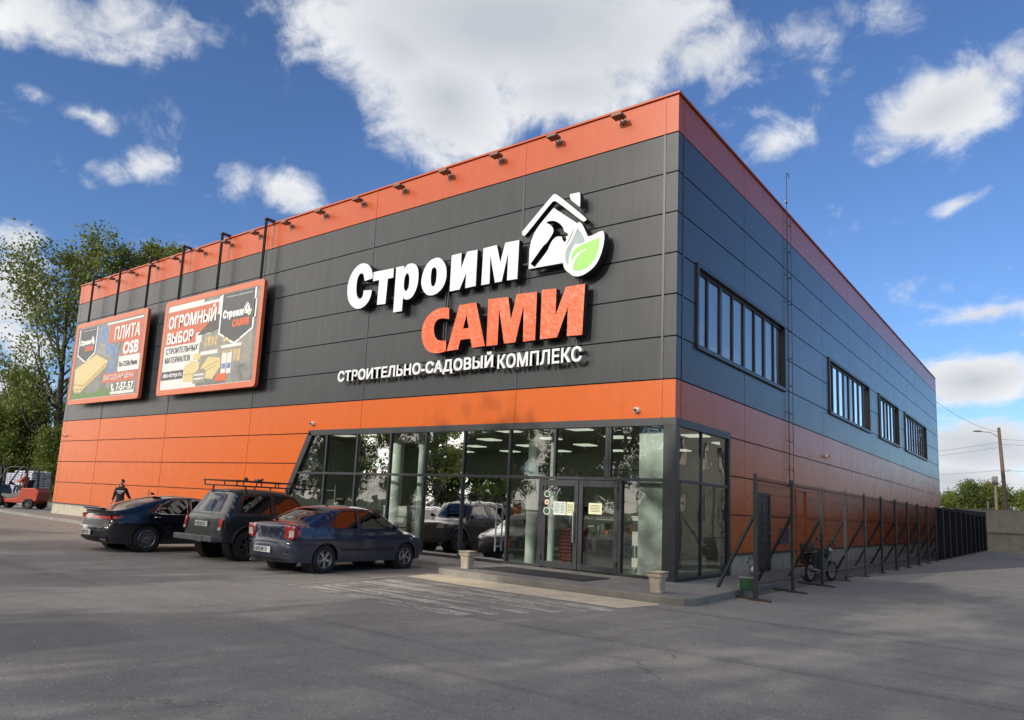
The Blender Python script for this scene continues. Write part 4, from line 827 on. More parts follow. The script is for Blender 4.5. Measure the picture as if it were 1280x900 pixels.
def wheel(par, x, y, r, w, rim, ns=6, style='double'):
    """tyre with rim; x is the outer face, sign gives the side"""
    sg_ = 1 if x > 0 else -1; Mx = Matrix.Translation((x, y, r)) @ Matrix.Rotation(sg_*R(90), 4, 'Y')
    prof = [(r*.60, -w), (r*.86, -w*1.0), (r*.96, -w*.93), (r, -w*.8), (r, -w*.2), (r*.965, -w*.05), (r*.88, .002), (r*.70, 0.0), (r*.66, -.012), (r*.655, -w*.55)]
    t = MB().lathe(prof, 36, Mx); o = t.build('wheel', 'rubber', par, smooth=50, merge=True)
    m = MB(); m.lathe([(r*.655, -w*.5), (r*.66, -.012), (r*.63, -.006), (r*.60, -.02), (r*.585, -w*.5)], 36, Mx); m.lathe([(r*.02, -.02), (r*.13, -.02), (r*.15, -.03), (r*.15, -.08)], 16, Mx)
    for k in range(ns):
        for d in ((-.10, .10) if style == 'double' else (0,)):
            a = 2*pi*k/ns; b = a+d*(1.6 if style == 'double' else 0)
            p0 = Vector((cos(a+d*.6)*r*.12, sin(a+d*.6)*r*.12, -.035)); p1 = Vector((cos(b)*r*.61, sin(b)*r*.61, -.022)); ww = r*(.075 if style == 'double' else .14)
            m.bar(Mx @ p0, Mx @ p1, ww, .022, up=Mx.to_3x3() @ Vector((0, 0, 1)))
    m.build('rim', rim, o, smooth=30)
    MB().lathe([(.01, -w*.52), (r*.58, -w*.52)], 24, Mx).lathe([(.01, -w*.3), (r*.38, -w*.3), (r*.38, -w*.33)], 24, Mx).build('brake_disc', 'rimdark' if rim == 'rim' else 'black', o)
def make_car(name, label, cat, loc, rz, S, spec):
    t = thing(name, label, cat, loc, rz, 'cars parked nose-in at the front wall')
    paint = spec['paint']; ax = spec['axles']; rr = spec['arch']; zs = spec['sill']; rw = spec['wheel']; I = S.I
    low = [I[-1].x, I[0].x]
    # outline: over the top (front->rear), then along the sill (rear->front) with arches
    top = [tuple(p) for p in I]
    bot = [(I[-1].x+.05, zs+.02)]
    for a in sorted(ax): bot += arc((a, rw+spec.get('lift', 0)), rr, zs)
    bot += [(I[0].x-.05, zs+.02)]
    outer = top+bot
    doors = spec['doors']; qwin = spec.get('qwin', [])
    body = MB(); liner = MB()
    grow = lambda poly, g: [tuple(Vector(p)+(Vector(p)-sum((Vector(q) for q in poly), Vector((0, 0)))/len(poly)).normalized()*g) for p in poly]
    for sgn in (1, -1):
        body.add(*S.side_patch(outer, [grow(d['o'], .006) for d in doors]+qwin, sgn))
        liner.add(*S.side_patch(outer, [w for d in doors for w in d['w']]+qwin, sgn, -.03, .12))
    n = len(S.P); ss = [-1, -.94, -.86, -.7, -.5, -.25, 0, .25, .5, .7, .86, .94, 1]
    glassf = {'wind': MB(), 'rear': MB()}; roofm = MB()
    grid = [[S.strip(i, s_) for s_ in ss] for i in range(n)]
    for i in range(n-1):
        tg = S.P[i][4]
        for j in range(len(ss)-1):
            q = [grid[i][j], grid[i+1][j], grid[i+1][j+1], grid[i][j+1]]
            if tg in glassf and 2 <= j <= len(ss)-4: glassf[tg].add(q, [(0, 1, 2, 3)])
            else: body.add(q, [(0, 1, 2, 3)])
    bo = body.build('body', paint, t, smooth=38, merge=True)
    liner.build('inner_liner', 'black', t)
    ub = MB().box(-S.HW+.16, S.HW-.16, I[-1].x+.15, I[0].x-.15, zs+.02, rw*2*.95)
    ub.build('underbody', 'black', t)
    for nm, g_ in glassf.items():
        if g_.f: g_.build('windscreen' if nm == 'wind' else 'rear_window', spec.get('glass', 'carglass'), t, smooth=True, merge=True)
    for d in doors:
        for sgn in (1, -1):
            m = MB(); m.add(*S.side_patch(d['o'], d['w'], sgn)); dd = m.build('door', paint, t, smooth=38)
            for w in d['w']:
                g_ = MB(); g_.add(*S.side_patch(w, [], sgn, -.010, .15)); g_.build('window', spec.get('glass', 'carglass'), dd, smooth=True)
                wt = MB(); wt.add(*S.side_patch(grow(w, .022), [w], sgn, .002, .2)); wt.build('window_seal', spec.get('seal', 'black'), dd)
            hy, hz = d['h']; wx = S.W(hy, hz); h = MB(); h.tube([(sgn*(wx), hy-.08, hz), (sgn*(wx+.03), hy-.06, hz+.004), (sgn*(wx+.03), hy+.06, hz+.004), (sgn*wx, hy+.08, hz)], .014, 8); h.build('handle', spec.get('handle', paint), dd, smooth=True)
    for w in qwin:
        for sgn in (1, -1): g_ = MB(); g_.add(*S.side_patch(w, [], sgn, -.012, .15)); g_.build('side_window', spec.get('glass', 'carglass'), t, smooth=True); wt = MB(); wt.add(*S.side_patch(grow(w, .02), [w], sgn, .003, .2)); wt.build('window_seal', 'black', t)
    for a in ax:
        for sgn in (1, -1):
            wh = MB(); L = Matrix.Translation((sgn*(S.HW-.09), a, rw+spec.get('lift', 0))) @ Matrix.Rotation(sgn*R(90), 4, 'Y'); wh.lathe([(.01, -.30), (rr+.02, -.30), (rr+.02, .0)], 28, L); wh.build('wheel_well', 'black', t)
            wheel(t, sgn*(S.HW-spec.get('inset', .02)), a, rw, spec.get('tw', .2), spec.get('rim', 'rim'), spec.get('ns', 6), spec.get('rs', 'double'))
    # seats seen through the glass
    for (x, y) in ((-.36, spec['seat']), (.36, spec['seat'])):
        m = MB().box(x-.23, x+.23, y-.25, y+.25, .42, .58).prism([(y-.30, .5), (y-.18, .5), (y-.34, 1.12), (y-.44, 1.12)], x-.22, x+.22, 'x'); m.build('front_seat', 'black', t, bevel=.04); MB().box(x-.12, x+.12, y-.46, y-.37, 1.12, 1.3).build('headrest', 'black', t, bevel=.035)
    yb = spec['seat']-.85; MB().box(-.6, .6, yb-.2, yb+.3, .42, .6).prism([(yb-.25, .5), (yb-.12, .5), (yb-.28, 1.05), (yb-.38, 1.05)], -.6, .6, 'x').build('rear_bench', 'black', t, bevel=.04)
    return t
def front_bits(t, S, z=.66, w=.22):
    for sgn in (1, -1):
        m = MB(); m.add(*S.rear_patch([(sgn*(S.HW-.42), z-.07), (sgn*(S.HW-.13), z-.05), (sgn*(S.HW-.13), z+.09), (sgn*(S.HW-.40), z+.06)], .008, front=True)); m.build('headlight', 'clearlamp', t, smooth=True)
    m = MB(); m.add(*S.rear_patch([(-.3, z-.06), (.3, z-.06), (.3, z+.03), (-.3, z+.03)], .006, front=True)); m.build('grille', 'black', t)
def mirror(t, S, y, z, m='body_'):
    for sgn in (1, -1):
        x = S.W(y, z); b = MB().ball((sgn*(x+.12), y, z+.03), .09, .05, .065, 12, 8); b.bar((sgn*(x-.01), y+.02, z-.03), (sgn*(x+.08), y, z), .03); b.build('mirror', m, t, smooth=True)
def plate_txt(t, S, x0, x1, z0, z1, s_, off=.03):
    c = S.rear((x0+x1)/2, (z0+z1)/2, 0); y = c.y-off
    p = MB().box(x0, x1, y, y+.02, z0, z1).build('number_plate', 'plate', t, bevel=.004); w = text_mb(s_, x0+.03, x1-.10, z0+.02, z1-.02, y-.001, .002, .02).build('plate_characters', 'text', p); return p
def side_strip(t, S, poly, m, name, off=.008, sides=(1, -1), sub=None):
    for sgn in sides: b = MB(); b.add(*S.side_patch(poly, [], sgn, off, .1)); b.build(name, m, t, smooth=True)
def rear_part(t, S, poly, m, name, off=.006, par=None): b = MB(); b.add(*S.rear_patch(poly, off)); return b.build(name, m, par or t, smooth=True)
mirx = lambda poly: [(-x, z) for x, z in poly]
MT['navy'] = car_paint('navy_metallic_paint', (.008, .015, .055), .34, zt=.9); MT['gblack'] = car_paint('dusty_dark_green_paint', (.012, .016, .016), .32, rough=.35, coat=.6, metal=0, zt=1.15); MT['inky'] = car_paint('inky_blue_paint', (.004, .007, .017), .15, rough=.18, coat=1)
# -- blue sedan
prof = [(1.86, .20, .02, .20, 'b'), (1.98, .34, .10, .22, 'b'), (2.0, .52, .14, .22, 'b'), (1.93, .68, .12, .16, 'b'), (1.72, .79, .06, .12, 'b'), (1.30, .89, .04, .08, 'b'), (.98, .955, .04, .07, 'wind'), (.62, 1.19, .05, .07, 'wind'), (.28, 1.355, .05, .07, 'b'), (0, 1.415, .05, .06, 'b'), (-.42, 1.435, .05, .06, 'b'), (-.85, 1.40, .05, .06, 'b'), (-1.10, 1.345, .05, .07, 'rear'), (-1.42, 1.20, .05, .07, 'rear'), (-1.72, 1.055, .05, .07, 'b'), (-1.92, 1.04, .04, .06, 'b'), (-2.10, 1.02, .04, .07, 'b'), (-2.15, .95, .05, .10, 'b'), (-2.17, .78, .08, .16, 'b'), (-2.20, .66, .10, .18, 'b'), (-2.27, .60, .12, .2, 'b'), (-2.28, .42, .12, .2, 'b'), (-2.20, .26, .08, .16, 'b'), (-2.08, .22, .02, .10, 'b')]
S1 = Shell(prof, .83, .93, tum=.34)
sp1 = dict(paint='navy', axles=(-1.28, 1.19), arch=.345, sill=.22, wheel=.295, seat=.15, glass='carglass2', tw=.19, ns=5,
 doors=[dict(o=[(-.365, .27), (.78, .25), (.90, .42), (.94, .66), (.93, .90), (.60, 1.15), (.27, 1.335), (-.345, 1.37)], w=[[(-.31, .94), (.80, .945), (.52, 1.155), (.23, 1.29), (-.29, 1.32)]], h=(-.2, .80)),
  dict(o=[(-.385, .27), (-.365, 1.37), (-.84, 1.345), (-1.08, 1.22), (-1.20, 1.03), (-1.20, .86), (-1.10, .70), (-.93, .60), (-.87, .48), (-.86, .27)], w=[[(-.43, .94), (-.42, 1.32), (-.80, 1.295), (-.98, 1.2), (-1.10, 1.05), (-1.12, .95)]], h=(-1.02, .84))])
c1 = make_car('parked_car', 'dark blue four-door sedan parked nearest the entrance', 'car', (-6.42, -3.78, GZ2), R(1.5), S1, sp1)
mirror(c1, S1, .66, .97, 'navy'); front_bits(c1, S1)
side_strip(c1, S1, [(-.84, .46), (.80, .45), (.80, .50), (-.84, .51)], 'black', 'rub_strip')
side_strip(c1, S1, [(-2.19, .585), (-1.66, .60), (-1.66, .588), (-2.19, .573)], 'black', 'bumper_seam', .002)
for f_ in (lambda q: q, mirx):
    tl_ = rear_part(c1, S1, f_([(.50, .72), (.47, .98), (.66, 1.0), (.775, .97), (.77, .74), (.66, .69)]), 'red', 'tail_light', .010)
    rear_part(c1, S1, f_([(.60, .74), (.60, .88), (.755, .90), (.75, .75)]), 'clearlamp', 'reversing_light', .016, tl_)
side_strip(c1, S1, [(-2.10, .73), (-2.08, .97), (-1.93, .99), (-1.97, .78)], 'red', 'tail_light', .012)
rear_part(c1, S1, [(-.46, 1.0), (.46, 1.0), (.46, .99), (-.46, .99)], 'black', 'boot_seam', .003); rear_part(c1, S1, [(-.74, .645), (.74, .645), (.74, .63), (-.74, .63)], 'black', 'bumper_seam', .003)
rear_part(c1, S1, [(0, .80), (.05, .87), (0, .94), (-.05, .87)], 'chrome', 'boot_badge', .012); rear_part(c1, S1, [(0, .83), (.025, .87), (0, .91), (-.025, .87)], 'black', 'boot_badge', .014)
plate_txt(c1, S1, -.27, .27, .42, .54, 'E 413 HK 53', .02)
rear_part(c1, S1, [(-.6, .31), (.6, .31), (.6, .26), (-.6, .26)], 'black', 'lower_valance', .004); MB().tube([(-.35, -2.1, .24), (-.35, -2.3, .24)], .025).build('exhaust', 'steel', c1, smooth=True)
side_strip(c1, S1, [(1.30, .70), (1.36, .70), (1.36, .73), (1.30, .73)], 'clearlamp', 'side_repeater', .006)
# -- old off-roader with a roof rack
L_ = .10
prof = [(1.74, .32, .02, .12, 'b'), (1.80, .50, .05, .12, 'b'), (1.78, .85, .05, .10, 'b'), (1.68, .97, .04, .08, 'b'), (1.1, 1.04, .03, .07, 'b'), (.78, 1.09, .03, .06, 'wind'), (.50, 1.40, .04, .06, 'wind'), (.32, 1.60, .05, .07, 'b'), (.0, 1.68, .05, .07, 'b'), (-.7, 1.70, .05, .07, 'b'), (-1.25, 1.67, .05, .07, 'b'), (-1.40, 1.63, .04, .07, 'rear'), (-1.56, 1.38, .04, .07, 'rear'), (-1.72, 1.13, .04, .07, 'b'), (-1.80, 1.02, .04, .07, 'b'), (-1.84, .80, .04, .07, 'b'), (-1.86, .62, .04, .08, 'b'), (-1.86, .52, .03, .08, 'b'), (-1.80, .42, .02, .06, 'b')]
S2 = Shell(prof, .82, 1.06, tum=.30, taper=(.03, .03), shoulder=.015, p=4)
sp2 = dict(paint='gblack', axles=(-1.10, 1.10), arch=.42, sill=.42, wheel=.36, lift=.03, seat=.05, glass='carglass', tw=.22, rim='rimdark', ns=7, rs='double', inset=-.02, handle='black',
 doors=[dict(o=[(-.42, .46), (.66, .46), (.70, .95), (.68, 1.10), (.48, 1.33), (.30, 1.54), (-.40, 1.60)], w=[[(-.36, 1.12), (.55, 1.12), (.42, 1.33), (.26, 1.50), (-.34, 1.55)]], h=(-.3, .98))],
 qwin=[[(-.50, 1.12), (-.48, 1.55), (-1.16, 1.53), (-1.36, 1.16), (-1.34, 1.12)]])
c2 = make_car('parked_car', 'dusty dark off-road car with a black roof rack, between the two sedans', 'car', (-9.36, -3.88, GZ2), R(1), S2, sp2)
mirror(c2, S2, .6, 1.14, 'black'); front_bits(c2, S2, .85)
bp = MB(); bp.bar((-.80, -2.02, .52), (.80, -2.02, .52), .10, .13).bar((-.80, -2.02, .52), (-.84, -1.80, .52), .05, .10).bar((.80, -2.02, .52), (.84, -1.80, .52), .05, .10).build('bumper', 'grey', c2, bevel=.015)
MB().box(.20, .44, -2.085, -2.06, .44, .58).build('tow_plate', 'grey', c2, bevel=.01)
for f_ in (lambda q: q, mirx):
    tl_ = rear_part(c2, S2, f_([(.66, .70), (.66, .98), (.79, .98), (.79, .70)]), 'red', 'tail_light', .02); rear_part(c2, S2, f_([(.67, .71), (.67, .78), (.78, .78), (.78, .71)]), 'clearlamp', 'reversing_light', .03, tl_)
plate_txt(c2, S2, -.26, .26, .78, .90, 'M 022 OX 53', .03)
rear_part(c2, S2, [(-.62, 1.08), (.62, 1.08), (.62, 1.07), (-.62, 1.07)], 'black', 'hatch_seam', .003); rear_part(c2, S2, [(-.62, .62), (-.60, 1.08), (-.59, 1.08), (-.61, .62)], 'black', 'hatch_seam', .003); rear_part(c2, S2, [(.61, .62), (.59, 1.08), (.60, 1.08), (.62, .62)], 'black', 'hatch_seam', .003)
for sgn in (1, -1):
    for a in (-1.10, 1.10):
        m = MB(); pts = arc((a, .40), .43, .42, 12); x = sgn*(S2.W(a, .7)+.015); m.tube([(x, p[0], p[1]) for p in pts], .035, 8); m.build('arch_flare', 'black', c2, smooth=True)
rk = thing('roof_rack', 'x', 'x', (0, 0, 0)); [rk.__delitem__(k) for k in ('label', 'category')]; rk.parent = c2
fr_ = MB()
for z, e in ((1.76, 0), (1.88, .03)):
    pts = [(-.66-e, -1.45-e, z), (.66+e, -1.45-e, z), (.66+e, .75+e, z), (-.66-e, .75+e, z)]
    for a, b in zip(pts, pts[1:]+pts[:1]): fr_.bar(a, b, .028)
for y in (-1.45, -.9, -.35, .2, .75):
    for sgn in (1, -1): fr_.bar((sgn*.66, y, 1.76), (sgn*.69, y, 1.88), .022)
for k in range(9): fr_.bar((-.66, -1.4+.26*k, 1.755), (.66, -1.4+.26*k, 1.755), .025, .012)
fr_.build('rack_frame', 'blackmetal', rk)
for y in (-1.2, 0, .5):
    for sgn in (1, -1): MB().bar((sgn*.72, y, 1.60), (sgn*.66, y, 1.755), .03).build('rack_foot', 'blackmetal', rk)
jk = thing('farm_jack', 'black lifting jack strapped on the roof rack of the off-road car', 'jack', (-9.36, -3.88, GZ2+.55)); jk.scale = (.7, .7, .7); MB().bar((-.5, -.9, 1.90), (.5, -.75, 1.92), .05, .03).bar((.35, -.78, 1.9), (.55, -.74, 2.0), .06).bar((-.35, -.88, 1.9), (-.25, -.86, 2.02), .1).build('jack_bar', 'blackmetal', jk); MB().box(.2, .42, -.85, -.70, 1.9, 2.0).build('lift_head', 'grey', jk, bevel=.01)
# -- dark fastback sedan
prof = [(2.30, .20, .02, .22, 'b'), (2.42, .34, .14, .26, 'b'), (2.44, .52, .18, .28, 'b'), (2.36, .68, .14, .22, 'b'), (2.1, .80, .07, .14, 'b'), (1.6, .89, .04, .09, 'b'), (1.12, .97, .04, .08, 'wind'), (.70, 1.20, .05, .07, 'wind'), (.25, 1.375, .05, .07, 'b'), (-.1, 1.43, .05, .06, 'b'), (-.55, 1.44, .05, .06, 'b'), (-.95, 1.39, .05, .06, 'rear'), (-1.40, 1.27, .05, .07, 'rear'), (-1.85, 1.12, .05, .07, 'b'), (-2.15, 1.055, .04, .07, 'b'), (-2.36, 1.05, .05, .08, 'b'), (-2.40, 1.0, .07, .12, 'b'), (-2.34, .93, .08, .16, 'b'), (-2.38, .76, .11, .2, 'b'), (-2.47, .62, .13, .24, 'b'), (-2.48, .42, .13, .24, 'b'), (-2.38, .26, .08, .2, 'b'), (-2.2, .20, .02, .1, 'b')]
S3 = Shell(prof, .93, .93, tum=.42, taper=(.08, .10), shoulder=.03)
sp3 = dict(paint='inky', axles=(-1.40, 1.45), arch=.375, sill=.20, wheel=.335, seat=.15, glass='carglass', tw=.22, rim='rim', ns=10, rs='double', handle='chrome', seal='chrome',
 doors=[dict(o=[(-.34, .25), (.95, .23), (1.06, .42), (1.10, .70), (1.06, .90), (.70, 1.13), (.25, 1.32), (-.31, 1.375)], w=[[(-.27, .955), (.88, .955), (.58, 1.15), (.2, 1.29), (-.25, 1.33)]], h=(-.2, .84)),
  dict(o=[(-.36, .25), (-.33, 1.375), (-.80, 1.355), (-1.16, 1.23), (-1.34, 1.05), (-1.32, .88), (-1.14, .70), (-1.0, .5), (-.94, .25)], w=[[(-.40, .955), (-.38, 1.33), (-.78, 1.31), (-1.08, 1.18), (-1.24, 1.0), (-1.1, .965)]], h=(-1.18, .87))])
c3 = make_car('parked_car', 'glossy inky-blue fastback sedan parked leftmost of the three cars', 'car', (-12.28, -4.52, GZ2), R(-1), S3, sp3)
mirror(c3, S3, .8, .98, 'inky'); front_bits(c3, S3)
lb = rear_part(c3, S3, [(-.86, .80), (.86, .80), (.86, .88), (.60, .865), (-.60, .865), (-.86, .88)], 'red', 'light_bar', .010)
side_strip(c3, S3, [(-2.30, .79), (-2.30, .90), (-2.02, .90), (-2.10, .83)], 'red', 'tail_light', .010)
rear_part(c3, S3, [(-.72, .78), (.72, .78), (.72, .63), (-.72, .63)], 'black', 'boot_panel', .004); rear_part(c3, S3, [(-.62, .36), (.62, .36), (.72, .25), (-.72, .25)], 'black', 'diffuser', .006)
for sgn in (1, -1): rear_part(c3, S3, [(sgn*.50, .33), (sgn*.74, .34), (sgn*.72, .27), (sgn*.52, .26)], 'chrome', 'exhaust_trim', .012)
rear_part(c3, S3, [(-.75, .60), (.75, .60), (.75, .59), (-.75, .59)], 'chrome', 'bumper_seam', .006)
plate_txt(c3, S3, -.26, .26, .40, .52, 'E 307 CX 53', .03)
b = MB().prism([(-2.28, 1.055), (-2.44, 1.075), (-2.44, 1.055), (-2.36, 1.03)], -.55, .55, 'x').build('boot_spoiler', 'inky', c3, bevel=.006)
MB().prism([(-.86, 1.43), (-.98, 1.42), (-.98, 1.50)], -.02, .02, 'x').build('roof_antenna', 'inky', c3)
# ---------------- fence beside the building ----------------
fen = thing('mesh_fence', 'long dark welded-mesh fence with braced posts running along the side wall', 'fence', (1.9, -.37, GZ2))
MT['wire'] = mat('dark_wire', (.012, .014, .018), .95, spec=.05, var=.02); MT['postm'] = mat('fence_post_steel', (.028, .03, .033), .45, var=.2, vs=8); MT['shade'] = mat('navy_shade_cloth', (.006, .008, .014), .8, var=.3, vs=3)
post_m = MB().box(-.035, .035, -.035, .035, 0, 2.50).mesh('post', 'postm', bevel=.004)
capm = MB().box(-.04, .04, -.04, .04, 2.50, 2.52).mesh('post_cap', 'black'); foot_m = MB().box(-.12, .10, -.09, .09, 0, .025).mesh('foot_plate', 'rust', bevel=.003)
brace_m = MB().bar((0, .0, 1.72), (-.95, .32, .03), .055).mesh('brace', 'postm', bevel=.004); rail_m = MB().bar((.32, -.1, .02), (-1.15, .38, .02), .05, .04).mesh('ground_rail', 'rust')
w = MB()
for k in range(1, 50): y = .05*k; w.box(-.0018, .0018, y-.0018, y+.0018, .08, 2.44)
for z in (.1, .3, .32, .9, 1.1, 1.5, 1.7, 2.1, 2.28, 2.42): w.box(.003, .009, .03, 2.47, z-.003, z+.003)
wire_m = w.mesh('mesh_panel', 'wire')
def link(name, me, par, loc=(0, 0, 0)): o = bpy.data.objects.new(name, me); COL.objects.link(o); o.parent = par; o.location = loc; return o
for k in range(21):
    y = 2.5*k; link('post', post_m, fen, (0, y, 0)); link('foot_plate', foot_m, fen, (0, y, 0))
    if k < 18: link('brace', brace_m, fen, (0, y, 0))
    if k < 3: link('ground_rail', rail_m, fen, (0, y, 0))
    if k < 20: link('mesh_panel', wire_m, fen, (0, y, 0))
# denser dark run at the far end
den = MB()
for k in range(420): y = 25.2+.062*k; den.box(-.018, -.006, y, y+.030, .05, 2.5+(y-25)*.012)
den.build('dark_infill', 'shade', fen, label='dense dark infill of the far fence bays')
# far concrete wall, pole, wires
cw = thing('concrete_wall', 'long grey concrete yard wall with a rail closing the far end of the lot', 'wall', (1.5, 52.2, GZ2))
for k in range(3):
    link('wall_panel', (MB().box(0, 3.98, 0, .2, -.1, 3.0).mesh('wall_panel', 'slab', bevel=.02) if k == 0 else wp_m), cw, (4*k-3.9, 0, 0)).data; wp_m = bpy.data.objects['wall_panel'].data
MB().box(-4, 8, -.12, -.06, 1.35, 1.43).box(-4, 8, -.03, .23, 3.005, 3.06).build('rail', 'slab', cw)
for k in range(2): MB().box(.4+3.1*k, .5+3.1*k, -.12, -.02, 3.06, 3.66).build('wall_top_post', 'steel', cw)
po = thing('street_lamp', 'leaning wooden utility pole with a lamp arm, beyond the concrete wall', 'street lamp', (2.95, 56, GZ2))
MB().tube([(.0, 0, 0), (-.12, 0, 4), (-.3, 0, 9.7)], [.17, .15, .11], 10).build('pole', 'wood', po, smooth=True)
MB().tube([(-.25, 0, 8.9), (-.9, 0, 9.35), (-1.5, 0, 9.42)], .045, 8).build('lamp_arm', 'steel', po, smooth=True)
MB().ball((-1.75, 0, 9.45), .33, .14, .07, 14, 8).build('lamp_head', 'grey', po, smooth=True)
MB().bar((-.1, 0, 6.2), (.35, 0, 6.25), .05).build('crossarm', 'wood', po)
MB().lathe([(.03, 0), (.05, .03), (.02, .06), (.05, .09), (.02, .14)], 10, Matrix.Translation((.32, 0, 6.27))).build('insulator', 'white', po, smooth=True)
p2 = thing('utility_pole', 'thin pale concrete pole just left of the lamp pole, behind the wall', 'pole', (2.1, 58, GZ2)); MB().tube([(0, 0, 0), (0, 0, 5.7)], [.13, .09], 8).build('pole', 'stone', p2, smooth=True); MB().box(-.18, .18, -.14, .14, 5.2, 5.9).build('transformer_box', 'grey', p2, bevel=.02)
wr = MB()
def sag(a, b, s, r=.010, n=14): a = Vector(a); b = Vector(b); wr.tube([a.lerp(b, t/n)-Vector((0, 0, s*4*(t/n)*(1-t/n))) for t in range(n+1)], r, 5)
sag((2.75, 56, 8.4), (-25, 60, 7.9), 1.1); sag((2.8, 56, 8.0), (-25, 61, 6.6), .8); sag((3.2, 56, 6.2), (-25, 62, 5.6), .6); sag((2.75, 56, 8.6), (60, 58, 9.5), 1.2); sag((2.8, 56, 8.2), (60, 59, 9.0), 1.2); sag((3.2, 56, 6.1), (60, 60, 6.4), .8); sag((-.3, 42.5, 10.2), (2.7, 56, 9.2), .4, .012)
w_ = wr.build('overhead_wires', 'black', None, smooth=True); tag(w_, 'sagging black overhead wires strung from the leaning lamp pole', 'wires')
# ---------------- planters, bin, motorcycle ----------------
def planter(loc, label):
    t = thing('planter', label, 'planter', loc, 0, 'pale stone planters by the entrance'); t.scale = (.74, .74, .82)
    def sqring(prof, n=4):
        m = MB(); vs = []; fs = []
        for r, h in prof: c = r*.22; vs += [(r, -r+c, h), (r, r-c, h), (r-c, r, h), (-r+c, r, h), (-r, r-c, h), (-r, -r+c, h), (-r+c, -r, h), (r-c, -r, h)]
        for i in range(len(prof)-1):
            for k in range(8): fs.append((i*8+k, i*8+(k+1) % 8, (i+1)*8+(k+1) % 8, (i+1)*8+k))
        fs.append(tuple(range(8)[::-1])); fs.append(tuple((len(prof)-1)*8+k for k in range(8))); m.add(vs, fs); return m
    sqring([(.15, 0), (.155, .03), (.135, .05), (.14, .06), (.175, .33), (.175, .335)]).build('base', 'stone', t)
    sqring([(.18, .336), (.205, .36), (.205, .40), (.185, .42), (.225, .46), (.225, .48), (.19, .48), (.185, .44)]).build('rim', 'stone', t, label='weathered carved rim')
    c = MB()
    for k in range(26): a = 2*pi*k/26; x = max(-.205, min(.205, .27*cos(a))); y = max(-.205, min(.205, .27*sin(a))); c.ball((x, y, .395+.012*(k % 2)), .017, n=6, m=4)
    c.build('rim_ornament', 'stone', t, smooth=True); MB().box(-.17, .17, -.17, .17, .40, .445).build('soil', 'soil', t)
planter((-4.06, -2.16, -.003), 'pale square stone planter on the slab corner by the blue sedan'); planter((.74, -2.35, -.003), 'pale square stone planter at the right corner of the slab')
t = thing('waste_pump', 'grey and green pump box on legs beside the first fence post', 'pump', (1.66, -.12, GZ2), R(20)); t.scale = (.84, .84, .9)
MB().box(-.19, .19, -.14, .14, .18, .44).build('lower_case', 'green', t, bevel=.02); MB().box(-.20, .20, -.15, .15, .441, .475).build('rim_strip', 'steel', t, bevel=.006); MB().box(-.18, .05, -.13, .13, .476, .76).build('upper_case', 'grey', t, bevel=.015)
MB().lathe([(.001, 0), (.10, 0), (.11, .02), (.11, .15), (.06, .18), (.001, .18)], 16, Matrix.Translation((.06, -.0, .62)) @ Matrix.Rotation(R(90), 4, 'Y')).build('motor', 'steel', t, smooth=40)
MB().tube([(.0, 0, .76), (.02, 0, .86), (.12, 0, .9)], .012).build('lever', 'black', t, smooth=True)
for sx in (-.13, .13):
    for sy_ in (-.1, .1): MB().box(sx-.015, sx+.015, sy_-.015, sy_+.015, 0, .18).build('leg', 'black', t)
bike = thing('motorcycle', 'small black motorcycle parked between the mesh fence and the side wall', 'motorcycle', (1.50, 6.1, GZ2), R(-13)); bike.scale = (.92, .92, .92)
def bwheel(y, r):
    Mx = Matrix.Translation((0, y, r)) @ Matrix.Rotation(R(90), 4, 'Y'); prof = [(r-.045+.045*cos(a), .04*sin(a)) for a in [2*pi*k/10 for k in range(11)]]
    o = MB().lathe(prof, 28, Mx).build('wheel', 'rubber', bike, smooth=True, merge=True); m = MB().lathe([(r-.085, -.02), (r-.075, 0), (r-.085, .02)], 28, Mx)
    for k in range(10): a = 2*pi*k/10; m.tube([Mx @ Vector((0, 0, 0)), Mx @ Vector((cos(a)*(r-.08), sin(a)*(r-.08), 0))], .004, 4)
    m.lathe([(.001, -.05), (.05, -.05), (.05, .05), (.001, .05)], 12, Mx); m.build('rim', 'steel', o)
bwheel(-.62, .29); bwheel(.62, .30)
MB().tube([(0, -.45, .72), (0, -.1, .66), (0, .30, .78), (0, .42, .72)], .028).tube([(0, .36, .80), (0, .20, .4), (0, -.2, .3), (0, -.3, .6)], .022).tube([(.06, -.62, .29), (.06, -.2, .33)], .02).tube([(-.06, -.62, .29), (-.06, -.2, .33)], .02).build('bike_frame', 'blackmetal', bike, smooth=True)
MB().ball((0, .14, .82), .14, .26, .13).build('fuel_tank', 'black', bike, smooth=True); MB().box(-.11, .11, -.62, -.08, .75, .83).build('saddle', 'rubber', bike, bevel=.035)
MB().box(-.10, .10, -.08, .22, .30, .52).lathe([(.07, 0), (.075, .03), (.07, .06), (.075, .09), (.07, .12), (.075, .15), (.07, .2)], 14, Matrix.Translation((0, .08, .5)) @ Matrix.Rotation(R(-20), 4, 'X')).build('engine', 'grey', bike, bevel=.01)
MB().tube([(.06, .62, .30), (.06, .40, .95)], .022).tube([(-.06, .62, .30), (-.06, .40, .95)], .022).build('fork', 'steel', bike, smooth=True); MB().tube([(-.34, .26, 1.06), (-.16, .36, 1.04), (.16, .36, 1.04), (.34, .26, 1.06)], .013).build('handlebar', 'black', bike, smooth=True)
for sx in (-1, 1): MB().tube([(sx*.22, .32, 1.06), (sx*.24, .30, 1.2)], .006).ball((sx*.25, .30, 1.22), .055, .015, .04).build('mirror', 'black', bike, smooth=True)
MB().ball((0, .52, .90), .10, .08, .10).build('headlight', 'chrome', bike, smooth=True); MB().tube([(.12, .05, .35), (.13, -.3, .32), (.14, -.75, .38)], [.02, .035, .045]).build('exhaust', 'chrome', bike, smooth=True)
